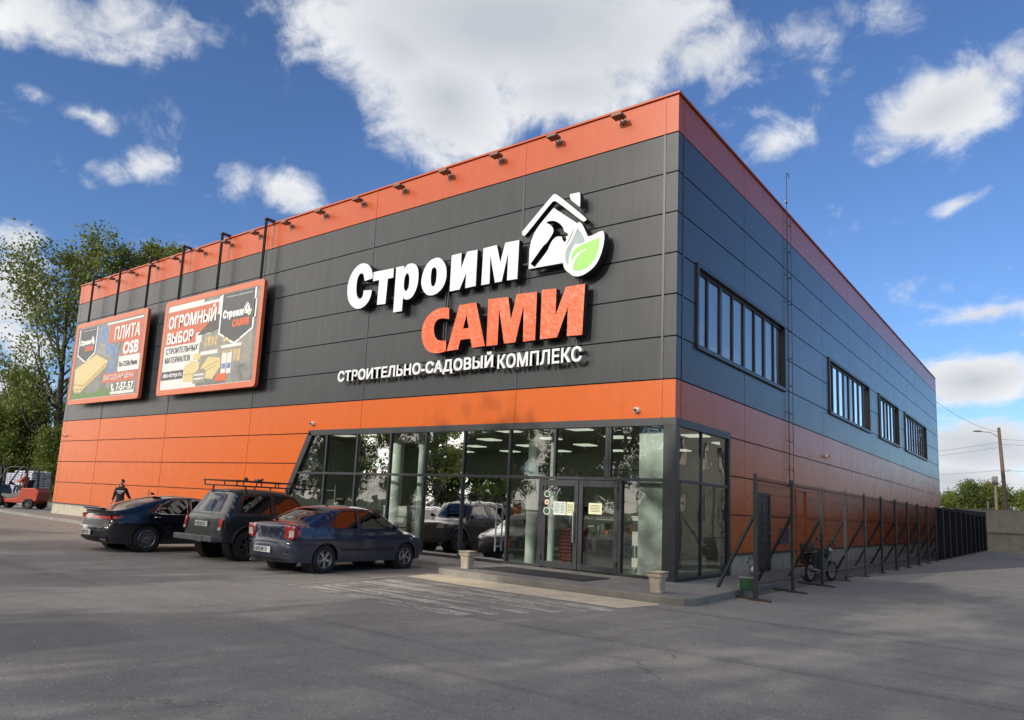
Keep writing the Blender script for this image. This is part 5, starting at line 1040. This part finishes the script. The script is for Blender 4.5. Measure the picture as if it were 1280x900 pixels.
MB().prism([(-.95, .52), (-.80, .64), (-.62, .68), (-.40, .60), (-.40, .63), (-.62, .71), (-.82, .67), (-.97, .54)], -.06, .06, 'x').build('rear_mudguard', 'black', bike); MB().box(-.16, .16, -.92, -.64, .86, 1.08).build('top_box', 'black', bike, bevel=.03)
for sx in (-1, 1): MB().box(sx*.16-.06, sx*.16+.06, -.80, -.42, .50, .80).build('side_case', 'rubber', bike, bevel=.03)
# ---------------- people ----------------
def skin_mesh(name, verts, edges, m, par=None, root=0, sub=2):
    me = bpy.data.meshes.new('s'); me.from_pydata([v[:3] for v in verts], edges, []); o = bpy.data.objects.new('s', me); COL.objects.link(o)
    md = o.modifiers.new('k', 'SKIN'); md.use_smooth_shade = True
    if not me.skin_vertices: bpy.context.view_layer.objects.active = o; 
    sv = me.skin_vertices[0].data if me.skin_vertices else None
    if sv is None:
        me.attributes
    for i, v in enumerate(verts): sv[i].radius = (v[3], v[4] if len(v) > 4 else v[3]); sv[i].use_root = (i == root)
    s_ = o.modifiers.new('s', 'SUBSURF'); s_.levels = sub; s_.render_levels = sub
    bpy.context.view_layer.update(); m2 = bpy.data.meshes.new_from_object(o.evaluated_get(bpy.context.evaluated_depsgraph_get())); bpy.data.objects.remove(o)
    m2.materials.clear(); m2.materials.append(MT[m] if isinstance(m, str) else m)
    for p_ in m2.polygons: p_.use_smooth = True
    q = bpy.data.objects.new(name, m2); COL.objects.link(q); q.parent = par; return q
def person(label, loc, rz, pose='walk', top='black', legs='text', hat=None, hood=False, turn=0):
    t = thing('person', label, 'person', loc, rz)
    # facing +Y; joints
    hipz = .93 if pose != 'sit' else .0
    lk = dict(walk=((.10, .16, .50, .14), (.11, .36, .08), (-.10, .02, .50), (-.11, -.26, .12)), stand=((.11, .03, .50), (.12, 0, .08), (-.11, .03, .50), (-.12, 0, .08)), sit=((.12, .44, .06), (.12, .50, -.38), (-.12, .44, .06), (-.12, .50, -.38)))[pose]
    ak = dict(walk=(((.25, -.10, 1.16), (.28, .02, .93)), ((-.30, -.02, 1.15), (-.44, -.06, .92))), stand=(((.25, .02, 1.14), (.20, .22, .98)), ((-.25, .02, 1.14), (-.22, .20, .98))), sit=(((.26, .10, .30), (.16, .36, .34)), ((-.26, .10, .30), (-.16, .36, .34))))[pose]
    b = hipz; s = b+.50 if pose != 'sit' else .53
    V = [(0, 0, b, .15, .12), (0, .01, b+.22, .14, .105), (0, 0, b+.42, .17, .12), (0, 0, s+.06, .075, .07), (0, .01, s+.14, .055), (.10, 0, b-.04, .10), (*lk[0][:3], .068), (*lk[1], .045), (lk[1][0], lk[1][1]+.14, lk[1][2]-.045, .035), (-.10, 0, b-.04, .10), (*lk[2][:3], .068), (*lk[3], .045), (lk[3][0], lk[3][1]+.14, lk[3][2]-.045, .035),
         (.17, 0, s-.02, .065), (*ak[0][0], .045), (*ak[0][1], .030), (-.17, 0, s-.02, .065), (*ak[1][0], .045), (*ak[1][1], .030)]
    E = [(0, 1), (1, 2), (2, 3), (3, 4), (0, 5), (5, 6), (6, 7), (7, 8), (0, 9), (9, 10), (10, 11), (11, 12), (2, 13), (13, 14), (14, 15), (2, 16), (16, 17), (17, 18)]
    body = skin_mesh('body', V, E, legs, t)
    V2 = [(0, 0, b-.02, .18, .145), (0, .01, b+.22, .165, .13), (0, 0, b+.42, .195, .14), (0, 0, s+.05, .09, .085), (.18, 0, s-.02, .085), (*ak[0][0], .062), (*ak[0][1], .046), (-.18, 0, s-.02, .085), (*ak[1][0], .062), (*ak[1][1], .046)]
    skin_mesh('jacket', V2, [(0, 1), (1, 2), (2, 3), (2, 4), (4, 5), (5, 6), (2, 7), (7, 8), (8, 9)], top, t)
    hz_ = s+.27; RM = Matrix.Translation((0, .02, hz_)) @ Matrix.Rotation(turn, 4, 'Z')
    h = MB().ball((0, 0, 0), .075, .095, .115, 18, 12, RM); h.prism([(.088, .02), (.125, -.02), (.088, -.025)], -.013, .013, 'x', RM); h.ball((.076, 0, -.0), .012, .02, .03, 8, 6, RM).ball((-.076, 0, 0), .012, .02, .03, 8, 6, RM); h.ball((0, .045, -.075), .045, .04, .04, 12, 8, RM); h.tube([RM @ Vector((0, 0, -.08)), (0, .0, s+.08)], [.05, .058], 12)
    h.build('head', 'skin', t, smooth=True)
    f = MB(); [f.ball((sx*.03, .088, .012), .012, .006, .006, 8, 5, RM) for sx in (-1, 1)]; f.box(-.022, .022, .083, .088, -.055, -.048, RM); f.build('face_features', 'hair', t)
    if hat: MB().ball((0, -.008, .035), .088, .105, .095, 16, 10, RM).build('hat', hat, t, smooth=True)
    else: MB().ball((0, -.018, .03), .083, .098, .105, 16, 10, RM).build('hair', 'hair', t, smooth=True)
    if hood: MB().ball((0, -.09, s+.10), .12, .07, .09, 12, 8).build('hood', top, t, smooth=True)
    for i, sx in enumerate((1, -1)):
        w_ = Vector(ak[i][1]); d = (w_-Vector(ak[i][0])).normalized(); sd = d.cross(Vector((0, 1, 0))).normalized() if abs(d.y) < .9 else Vector((1, 0, 0)); nn = d.cross(sd)
        m = MB().tube([w_-d*.02, w_+d*.04, w_+d*.10], [.026, .036, .034], 10)
        for k in range(4): o_ = nn*(-.024+.016*k); L = (.075, .085, .08, .062)[k]; m.tube([w_+d*.09+o_, w_+d*(.09+L*.5)+o_+sd*.006*sx, w_+d*(.09+L)+o_+sd*.022*sx], [.009, .0085, .006], 6)
        m.tube([w_+d*.03+nn*-.03, w_+d*.07+nn*-.05, w_+d*.10+nn*-.048], [.011, .010, .008], 6); m.build('hand', 'skin', t, smooth=True)
    for k in (8, 12):
        if pose == 'sit': pass
        x, y, z = V[k][:3]; y0 = V[k-1][1]; z0 = (V[k-1][2]-.08)
        MB().box(x-.05, x+.05, y0-.07, y0+.21, z0, z0+.09).build('shoe', 'rubber', t, bevel=.03)
    return t
MT['hoodie'] = mat('black_hoodie', (.012, .012, .014), .85, var=.2, vs=8, bump=.3, bs=60); MT['jeans'] = mat('dark_jeans', (.02, .025, .04), .85, var=.2, vs=6); MT['pinkhat'] = mat('pale_pink_hat', (.5, .34, .30), .8, var=.2, vs=20); MT['vest'] = mat('orange_work_vest', (.45, .10, .04), .75, var=.3, vs=7); MT['greyc'] = mat('grey_coat', (.10, .10, .11), .85)
pw = person('man in a black hoodie with white print walking past the left orange wall', (-23.35, -1.05, -.02), R(-125), 'walk', 'hoodie', 'jeans', hood=True, turn=R(-45)); pw.scale = (.96, .96, .96)
MT['textp'] = MT['textw']; pr = MB()
for k in range(9): pr.box(-.13+.03*k, -.108+.03*k, .141, .146, 1.30+.004*(k % 3), 1.35)
for k in range(5): pr.box(-.06+.03*k, -.038+.03*k, .141, .146, 1.235, 1.265)
pr2 = MB(); pr2.v = [(-v[0], -v[1]-.01, v[2]) for v in pr.v]; pr2.f = pr.f; pr.build('hoodie_print', 'textw', pw); pr2.build('hoodie_print', 'textw', pw)
ph_ = person('short person in a pale pink hat, only the head showing over the blue sedan', (-9.6, -1.45, GZ2), R(20), 'stand', 'greyc', 'jeans', hat='pinkhat'); ph_.scale = (.80, .80, .80)
MT['fred'] = mat('forklift_orange_red', (.42, .045, .018), .4, var=.08, vs=2, dirt=.3)
# ---------------- forklift at the far left ----------------
fk = thing('forklift', 'orange and dark grey forklift with a driver at the far left end of the store', 'forklift', (-38.0, .5, -.02), R(126)); fk.scale = (1.06, 1.14, 1.04)
# local +Y is the fork end
MB().prism([(-1.15, .45), (-1.22, .95), (-1.0, 1.08), (-.35, 1.08), (-.20, .55), (-.25, .28), (-.95, .28)], -.52, .52, 'x').build('counterweight', 'fred', fk, bevel=.05)
MB().prism([(-.30, .30), (-.30, .62), (.35, .48), (.62, .62), (.95, .62), (1.0, .30)], -.50, .50, 'x').build('chassis', 'fred', fk, bevel=.03); MB().prism([(-.28, .63), (-.34, .95), (.2, .72), (.62, .75), (.66, .63), (.35, .50)], -.44, .44, 'x').build('step_panel', 'grey', fk, bevel=.02)
MB().prism([(.70, .62), (.98, .62), (1.0, 1.15), (.86, 1.20), (.72, .9)], -.48, .48, 'x').build('dashboard', 'black', fk, bevel=.03)
MB().box(-.25, .25, -.45, .05, .95, 1.06).prism([(-.42, 1.05), (-.32, 1.05), (-.42, 1.5), (-.52, 1.5)], -.24, .24, 'x').build('seat', 'rubber', fk, bevel=.03)
gd = MB()
for sx in (-.47, .47):
    gd.tube([(sx, .95, 1.15), (sx*.96, .50, 2.02), (sx*.95, .32, 2.12), (sx*.95, -.42, 2.14), (sx*.95, -.50, 2.06), (sx, -.55, 1.0)], .038, 8)
for y in (.32, .15, -.02, -.19, -.36): gd.bar((-.45, y, 2.13), (.45, y, 2.13), .04, .03)
gd.build('overhead_guard', 'blackmetal', fk, smooth=30)
ms_ = MB()
for sx in (-.32, .32): ms_.box(sx-.06, sx+.06, 1.05, 1.2, .12, 2.2); ms_.box(sx*.75-.04, sx*.75+.04, 1.2, 1.28, .12, 2.1)
for z in (.5, 1.3, 2.1): ms_.box(-.3, .3, 1.08, 1.16, z, z+.08)
ms_.build('mast', 'blackmetal', fk, bevel=.006)
for sx in (-.25, .25): MB().prism([(1.3, .10), (1.3, .65), (1.36, .65), (1.37, .14), (2.35, .11), (2.35, .10)], sx-.06, sx+.06, 'x').build('fork', 'grey', fk)
MB().tube([(.0, .74, 1.08), (0, .48, 1.26)], .02).lathe([(.16, 0), (.175, .012), (.16, .024), (.15, .012), (.16, 0)], 20, Matrix.Translation((0, .47, 1.26)) @ Matrix.Rotation(R(35), 4, 'X')).build('steering_wheel', 'black', fk, smooth=40)
for y, r, w_ in ((.82, .36, .24), (-.78, .27, .2)):
    for sx in (1, -1): wheel(fk, sx*.62, y, r, w_, 'texto' if False else 'rimdark', 6, 'single')
person('forklift driver in an orange vest seated at the wheel', (-37.85, .62, 1.12), R(126), 'sit', 'vest', 'jeans', turn=R(-10))
# bags on pallets behind
random.seed(4)
MT['bag'] = mat('white_woven_bag', (.50, .51, .55), .6, var=.12, vs=3, bump=.5, bs=14); MT['bagp'] = mat('violet_print', (.16, .14, .3), .6, var=.3, vs=5)
def stack(x, y, rz, rows, label):
    t = thing('bag_stack', label, 'pallet load', (x, y, GZ2 if y < 3 else GZ+.004), rz, 'white bags stacked on pallets')
    p = MB()
    for k in range(6): p.box(-.6, .6, -.6+.22*k, -.48+.22*k, .12, .145)
    for sx in (-.5, 0, .5): p.box(sx-.06, sx+.06, -.6, .62, .0, .12)
    p.build('pallet', 'wood', t)
    for r_ in range(rows):
        for i in (-1, 1):
            for j in (-1, 0, 1):
                m = MB().box(-.29, .29, -.19, .19, -.075, .075); o = m.build('bag', 'bag', t, bevel=.06); o.location = (i*.30+random.uniform(-.02, .02), j*.39+random.uniform(-.02, .02), .22+.148*r_); o.rotation_euler = (random.uniform(-.05, .05), random.uniform(-.05, .05), random.uniform(-.08, .08))
                MB().box(-.18, .18, -.196, -.192, -.03, .03).box(-.294, -.291, -.1, .1, -.03, .03).build('bag_print', 'bagp', o)
stack(-42.6, 2.9, .1, 14, 'tall pallet of white bags standing just right behind the forklift, nearest the wall'); stack(-44.3, 3.0, -.05, 14, 'tall pallet of white bags behind the forklift driver'); stack(-46.1, 3.2, .06, 13, 'tall pallet of white bags behind the forklift mast')
# ---------------- trees ----------------
import numpy as np
def leaf_mat(name, c, tr=.35):
    m = bpy.data.materials.new(name); m.use_nodes = True; T = NT(m.node_tree)
    for n in list(T.n): T.n.remove(n)
    g = T.node('ShaderNodeNewGeometry'); col = T.mix(g.outputs['Random Per Island'], tuple(x*.6 for x in c), tuple(min(1, x*1.5) for x in c))
    col = T.mix(T.mapr(T.noise(g.outputs['Position'], .6, 3), .35, .65, 0, .45), col, (c[0]*1.5, c[1]*1.15, c[2]*.6))
    d = T.node('ShaderNodeBsdfPrincipled', ins={0: col, 'Roughness': .5, 'Specular IOR Level': .3}); t = T.node('ShaderNodeBsdfTranslucent', ins={0: col})
    T.l.new(T.node('ShaderNodeMixShader', ins={0: tr, 1: d.outputs[0], 2: t.outputs[0]}).outputs[0], T.node('ShaderNodeOutputMaterial').inputs[0]); return m
MT['bark'] = mat('bark', (.10, .085, .065), .9, var=.35, vs=3, bump=.6, bs=12, stretch=(3, 3, .5)); MT['birch'] = mat('pale_bark', (.42, .40, .36), .8, var=.4, vs=4, stretch=(1, 1, 3))
MT['leaf'] = leaf_mat('poplar_leaf', (.135, .175, .045)); MT['leaf2'] = leaf_mat('bush_leaf', (.125, .175, .04)); MT['leaf3'] = leaf_mat('far_leaf', (.085, .12, .035)); MT['leaf4'] = leaf_mat('spring_leaf', (.13, .15, .035), .4)
def tree_mesh(seed, h, spread, base=.25, nl=26, leaves=26000, ls=.12, shape=lambda t: sin(pi*min(1, t*.9+.12))**.7, lean=(0, 0), up=.55, r0=.3, clump=.42, bark='bark', leaf='leaf', gap=0):
    rg = np.random.RandomState(seed); tr = MB(); cl = []
    def tp(t): return Vector((lean[0]*t*h+.25*sin(t*5+seed), lean[1]*t*h+.25*cos(t*4+seed*2), h*t))
    tr.tube([tp(t/9*.97)+Vector((0, 0, -.3 if t == 0 else 0)) for t in range(10)], [r0*(1-t/9*.93) for t in range(10)], 9)
    for i in range(nl):
        t = base+(1-base)*(i+rg.rand())/nl*.97; p = tp(t); a = rg.rand()*2*pi if i % 2 else i*2.4; L = spread*shape((t-base)/(1-base))*rg.uniform(.65, 1.15); u = up*rg.uniform(.6, 1.4)*(1+.6*t)
        d = Vector((cos(a), sin(a), u)).normalized(); q = [p]; n = 6
        for k in range(1, n+1): q.append(q[-1]+d*L/n); d = (d+Vector((rg.normal(0, .13), rg.normal(0, .13), rg.normal(.03, .1)))).normalized()
        r1 = r0*(1-t*.9)*.45; tr.tube(q, [max(.012, r1*(1-k/n*.85)) for k in range(n+1)], 6, cap=False)
        ns = 4+int(L*1.6)
        for s in range(ns):
            f = .28+.72*(s+rg.rand())/ns; k = min(n-1, int(f*n)); b = q[k].lerp(q[k+1], f*n-k) if f < 1 else q[-1]
            dd = (d+Vector((rg.normal(0, .8), rg.normal(0, .8), rg.normal(.1, .6)))).normalized(); l2 = L*.38*rg.uniform(.5, 1.2)*(1.15-f*.5)+.25; e = b+dd*l2; mid = b.lerp(e, .5)+Vector((0, 0, .08*l2))
            tr.tube([b, mid, e], [.02+.006*L*.3, .014, .006], 4, cap=False)
            for w in (.45, .75, 1.0): cl.append((b.lerp(e, w), .7+.6*rg.rand()))
    for k in range(6): cl.append((tp(.97)+Vector(rg.normal(0, .3, 3)), .8))
    C = np.array([c[0][:] for c in cl]); wgt = np.array([c[1] for c in cl])*np.where(rg.rand(len(cl)) < gap, .05, 1); idx = rg.choice(len(cl), leaves, p=wgt/wgt.sum())
    P = C[idx]+rg.normal(0, 1, (leaves, 3))*np.array([clump, clump, clump*.75])
    A = rg.normal(0, 1, (leaves, 3)); A /= np.linalg.norm(A, axis=1)[:, None]; Bv = rg.normal(0, 1, (leaves, 3)); Bv -= A*(A*Bv).sum(1)[:, None]; Bv /= np.linalg.norm(Bv, axis=1)[:, None]
    S_ = ls*rg.uniform(.6, 1.3, (leaves, 1)); v = np.stack([P-A*S_, P-Bv*S_*.55+A*S_*.1, P+A*S_, P+Bv*S_*.55+A*S_*.1], 1).reshape(-1, 3)
    me = bpy.data.meshes.new('crown'); me.vertices.add(len(v)); me.vertices.foreach_set('co', v.ravel()); me.loops.add(len(v)); me.loops.foreach_set('vertex_index', np.arange(len(v), dtype=np.int32)); me.polygons.add(leaves); me.polygons.foreach_set('loop_start', np.arange(0, len(v), 4, dtype=np.int32)); me.polygons.foreach_set('loop_total', np.full(leaves, 4, dtype=np.int32)); me.update(); me.materials.append(MT[leaf])
    return tr.mesh('trunk', bark, smooth=60), me
def tree(name, label, loc, tm, rz=0, s=1, group=None, sz=None):
    t = thing(name, label, 'tree' if 'tree' in name or name in ('poplar', 'birch') else 'shrub', loc, rz, group); t.scale = (s, s, sz or s); link('trunk', tm[0], t); link('crown', tm[1], t); return t
zg = GZ+.002
tbig = tree_mesh(3, 21.0, 10.2, base=.14, nl=40, leaves=18000, ls=.16, lean=(-.06, 0), up=.75, r0=.42, clump=.42, leaf='leaf')
tree('poplar', 'tall loose-crowned tree rising behind the left end of the store', (-60, 10.5, zg), tbig)
tb2 = tree_mesh(8, 22, 4.6, base=.3, nl=30, leaves=20000, ls=.14, up=.8, r0=.35, clump=.4, leaf='leaf')
tree('poplar', 'second tall tree, its crown showing just above the parapet right of the loose-crowned tree', (-57.5, 15, zg), tb2, 1.2, 1.05)
tree('poplar', 'tree top peeping over the parapet near the left billboard hangers', (-55.5, 17, zg), tb2, 3.3, 1.04)
tbi = tree_mesh(5, 10, 2.6, base=.12, nl=30, leaves=17000, ls=.12, up=.9, r0=.14, clump=.35, bark='birch', leaf='leaf4')
tbu = tree_mesh(6, 8, 3.4, base=.04, nl=34, leaves=34000, ls=.13, up=.5, r0=.18, clump=.5, leaf='leaf2', shape=lambda t: .55+.45*sin(pi*t))
tree('birch', 'slender pale young birch at the left edge beside the big tree', (-74, 12, zg), tbi, 0, 1.18)
tree('birch', 'second slender birch, further back at the left edge', (-79, 20, zg), tbi, 2, 1.1)
GL_ = 'dense green bushy trees behind the forklift'
for i, (x, y, s, lb) in enumerate(((-62, 8, .85, 'bushy tree close to the left building corner'), (-68, 10, .9, 'bushy tree in the middle of the left thicket'), (-75, 7, .95, 'bushy tree at the left edge of the picture'), (-60, 16, 1.0, 'bushy tree behind the thicket, under the big tree'), (-72, 18, 1.1, 'taller bushy tree at the back of the left thicket'), (-54, 9, .62, 'low bush tucked against the left building corner'))): tree('bushy_tree', 'dense green '+lb, (x, y, zg), tbu, i*1.3, s, GL_)
# treeline beyond the yard wall
tf = [tree_mesh(20+i, 9.5, 4.0, base=.03, nl=30, leaves=15000, ls=.2, up=.6, r0=.2, clump=.65, leaf=('leaf3', 'leaf4', 'leaf2')[i], shape=lambda t: .5+.5*sin(pi*min(1, t*1.1))) for i in range(3)]
rr_ = random.Random(5)
for i in range(30):
    tree('far_tree', 'one of the pale green trees in the distant row beyond the concrete wall', (-24+3.2*i+rr_.uniform(-1.2, 1.2), 124+rr_.uniform(-6, 12), zg), tf[i % 3], rr_.uniform(0, 6), rr_.uniform(.62, .80), 'distant trees beyond the yard wall')
# trees on the street side, behind the viewer: they shade the lot and mirror in the glass
tm1 = tree_mesh(31, 17.6, 5.2, base=.20, nl=34, leaves=9500, ls=.18, up=.7, r0=.30, clump=.42, leaf='leaf')
tm2 = tree_mesh(32, 16.8, 4.8, base=.16, nl=34, leaves=9500, ls=.18, up=.8, r0=.28, clump=.42, leaf='leaf2')
for i in range(17):
    x = -78+6.6*i+rr_.uniform(-1.5, 1.5); y = -36+rr_.uniform(-3, 3)
    tree('street_tree', 'one of the tall trees in the row across the street from the store', (x, y, zg), (tm1, tm2)[i % 2], rr_.uniform(0, 6), (rr_.uniform(.86, 1.02) if x > -16 else rr_.uniform(.62, .70)), 'tall trees across the street')
# pale building on the right, mirrored in the side glazing
ob = thing('pale_house', 'pale plastered two-storey building across the side yard, mirrored in the side glazing', 'building', (14.5, 42, GZ+.002))
MT['plaster'] = mat('pale_plaster', (.50, .46, .38), .85, var=.12, vs=.7, dirt=.3); MT['dwin'] = mat('dark_window', (.02, .022, .025), .2)
hs = [(-19+4.2*k+1.2, -19+4.2*k+2.6, z, z+1.9) for k in range(9) for z in (1.2, 5.0)]; rs = [(-20, 20, 0, 9)]
for h_ in hs: rs = [q for r_ in rs for q in sub([r_], h_)]
wl = MB()
for a0, a1, b0, b1 in rs: wl.box(0, .4, a0, a1, b0, b1)
wl.box(.4, 10, -20, -19.6, 0, 9).box(.4, 10, 19.6, 20, 0, 9).box(9.6, 10, -19.6, 19.6, 0, 9); wl.build('wall', 'plaster', ob); MB().box(-.5, 10.5, -20.5, 20.5, 9.0, 9.25).prism([(-.6, 9.26), (5, 11.5), (10.6, 9.26)], -20.6, 20.6, 'y').build('roof', 'grey', ob)
wm = MB().box(.2, .25, 0, 1.4, 0, 1.9).mesh('window', 'dwin')
for a0, a1, b0, b1 in hs: link('window', wm, ob, (0, a0, b0))
for i in range(24):
    tree('far_tree', 'one of the trees in the low green belt beyond the street row', (-110+8.5*i+rr_.uniform(-2, 2), -66+rr_.uniform(-5, 5), zg), tf[(i+1) % 3], rr_.uniform(0, 6), rr_.uniform(.9, 1.2), 'low green belt beyond the street trees')
